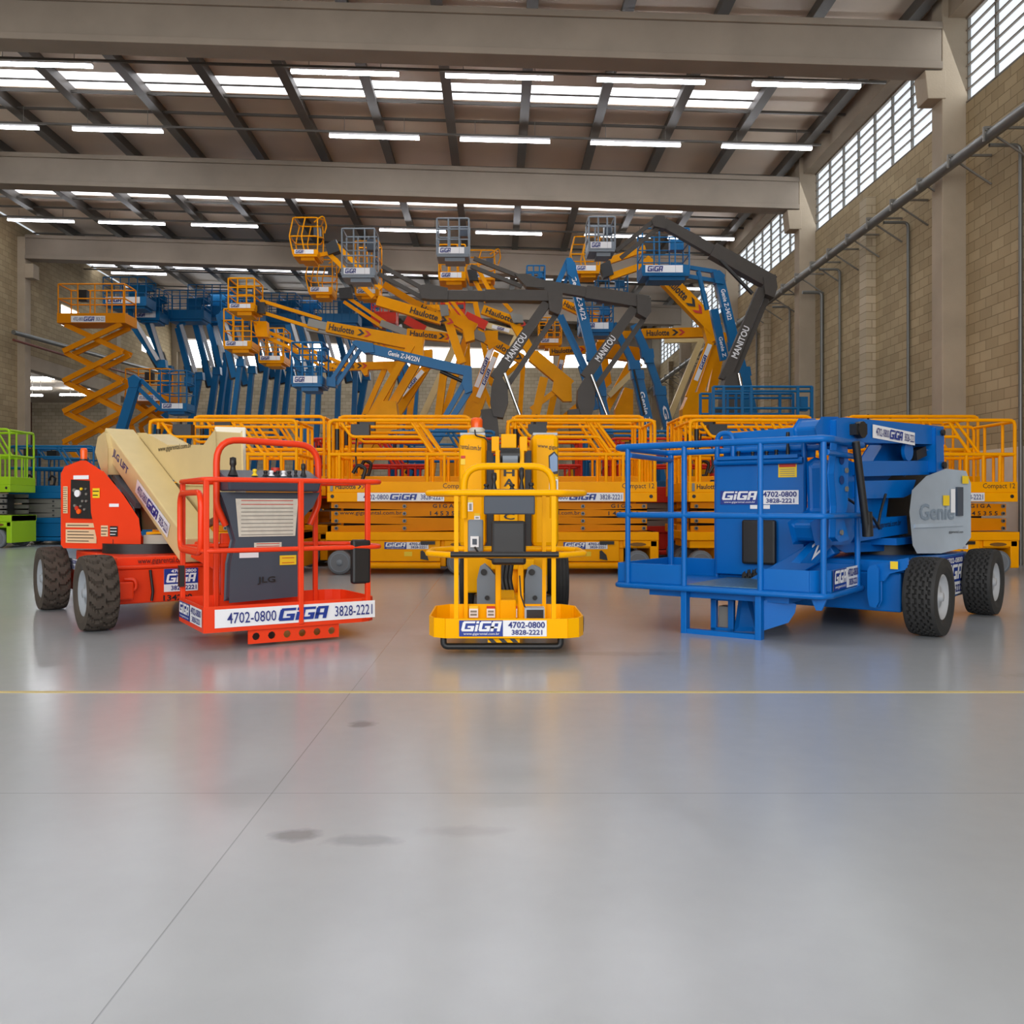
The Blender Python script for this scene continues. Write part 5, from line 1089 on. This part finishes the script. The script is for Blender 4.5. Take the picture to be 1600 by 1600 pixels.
# raised orange scissor lifts
def scissor_up(label, Y, x0, x1, ytop, ydeck, ybot_deck, arms, nx0, nx1, depth, col):
    k = Y/F; a, b = Q(x0, ydeck, Y), Q(x1, ytop, Y); xm = (a.x+b.x)/2
    t = thing('scissor_lift', label, 'scissor lift', (xm, Y, 0)); bs = Vector(t.location)
    zb = Q(0, ybot_deck, Y).z; r = .025; W2 = depth/2
    mb = MB(); mb.box((a.x, Y-W2, zb), (b.x, Y+W2, a.z), col); pl = mb.build('platform', t, bs)
    mb = MB(); zm = a.z+(b.z-a.z)*.5; cor = [(a.x+.03, Y-W2+.03), (b.x-.03, Y-W2+.03), (b.x-.03, Y+W2-.03), (a.x+.03, Y+W2-.03)]
    for z in (b.z, zm): mb.tube([(x, y, z) for x, y in cor], r, col, 6, True, .05)
    for x, y in cor+[(a.x+(b.x-a.x)*f_, yy) for f_ in (.3, .55, .8) for yy in (Y-W2+.03, Y+W2-.03)]: mb.tube([(x, y, a.z), (x, y, b.z)], r, col, 6)
    mb.build('guard_rail', pl, bs)
    mb = MB(); mb.box((a.x+.55, Y-.1, zm), (a.x+.85, Y+.1, zm+.4), BLK); mb.build('control_box', pl, bs)
    mb = MB(); mb.sticker('wide', (a.x+.5, Y-W2-.01, zb+.02), ((b.x-a.x)*.5, 0, 0), (0, 0, .22)); mb.build('sticker', pl, bs)
    X0, X1 = Q(nx0, 0, Y).x, Q(nx1, 0, Y).x; zs = [zb]+[Q(0, y, Y).z for y in arms]
    for i in range(len(zs)-1):
        for yy in (Y-W2+.15, Y+W2-.15):
            for s2 in (0, 1):
                mb = MB(); ym = yy+(.07 if s2 else -.07); mb.bar((X0 if s2 else X1, ym, zs[i]-.02), (X1 if s2 else X0, ym, zs[i+1]), .08, .17, col); mb.build('scissor_arm', t, bs)
    z_ = zs[-1]
    for yy in (Y-W2+.15, Y+W2-.15):
        mb = MB(); mb.bar((X0, yy, z_), (X1, yy, .75), .08, .17, col); mb.build('scissor_arm', t, bs); mb = MB(); mb.bar((X1, yy, z_), (X0, yy, .75), .08, .17, col); mb.build('scissor_arm', t, bs)
    mb = MB(); mb.box((a.x, Y-W2, .25), (b.x, Y+W2, .75), col); mb.build('chassis', t, bs)
    for x in (a.x+.3, b.x-.3):
        for y in (Y-W2+.02, Y+W2-.02): mb = MB(); mb.cyl((x, y+.06, .2), (0, -1, 0), .2, .12, NMT, 14); mb.build('wheel', t, bs)
    return t
scissor_up('orange yellow scissor lift raised high on criss-cross arms at the left', 31.0, 100, 205, 449, 494, 509, (552, 598, 645, 692), 108, 198, 1.0, ORG)
scissor_up('orange yellow scissor lift half raised behind the blue boom lift, left', 33.0, 205, 275, 580, 617, 630, (664,), 212, 262, 1.2, ORG)
# blue railed platform at the right
t = thing('scissor_lift', 'dark blue railed scissor platform at right beyond the yellow lifts', 'scissor lift', (6.7, 19.9, 0)); bs = Vector(t.location); Y = 19.6
a, b = Q(1115, 662, Y), Q(1270, 604, Y)
mb = MB(); mb.box((a.x, Y, a.z-.2), (b.x, Y+1.3, a.z), BLU2); pl = mb.build('platform', t, bs)
for yy in (Y+.03, Y+1.27):
    mb = MB()
    for z in (b.z, b.z-.1, a.z+(b.z-a.z)*.42): mb.tube([(a.x, yy, z), (b.x, yy, z)], .028, BLU2, 6)
    for px in (1115, 1131, 1160, 1174, 1247, 1269): mb.bar((Q(px, 0, Y).x, yy, a.z), (Q(px, 0, Y).x, yy, b.z), .06, .06, BLU2)
    mb.build('guard_rail', pl, bs)
mb = MB(); x = Q(1258, 0, Y).x; mb.box((x-.1, Y+.1, a.z+.3), (x+.1, Y+.25, a.z+.62), BLU2); mb.build('control_box', pl, bs)
for i in range(3):
    for s2 in (0, 1): mb = MB(); z0, z1 = .7+i*(a.z-.9)/3, .7+(i+1)*(a.z-.9)/3; mb.bar((a.x+.2 if s2 else b.x-.2, Y+.5+s2*.2, z0), (b.x-.2 if s2 else a.x+.2, Y+.5+s2*.2, z1), .1, .14, STL); mb.build('scissor_arm', t, bs)
mb = MB(); mb.box((a.x, Y+.1, .2), (b.x, Y+1.2, .7), BLU2); mb.build('chassis', t, bs)
for x in (a.x+.3, b.x-.3):
    for yy in (Y+.12, Y+1.18): mb = MB(); mb.cyl((x, yy+.06, .2), (0, -1, 0), .2, .12, NMT, 14); mb.build('wheel', t, bs)
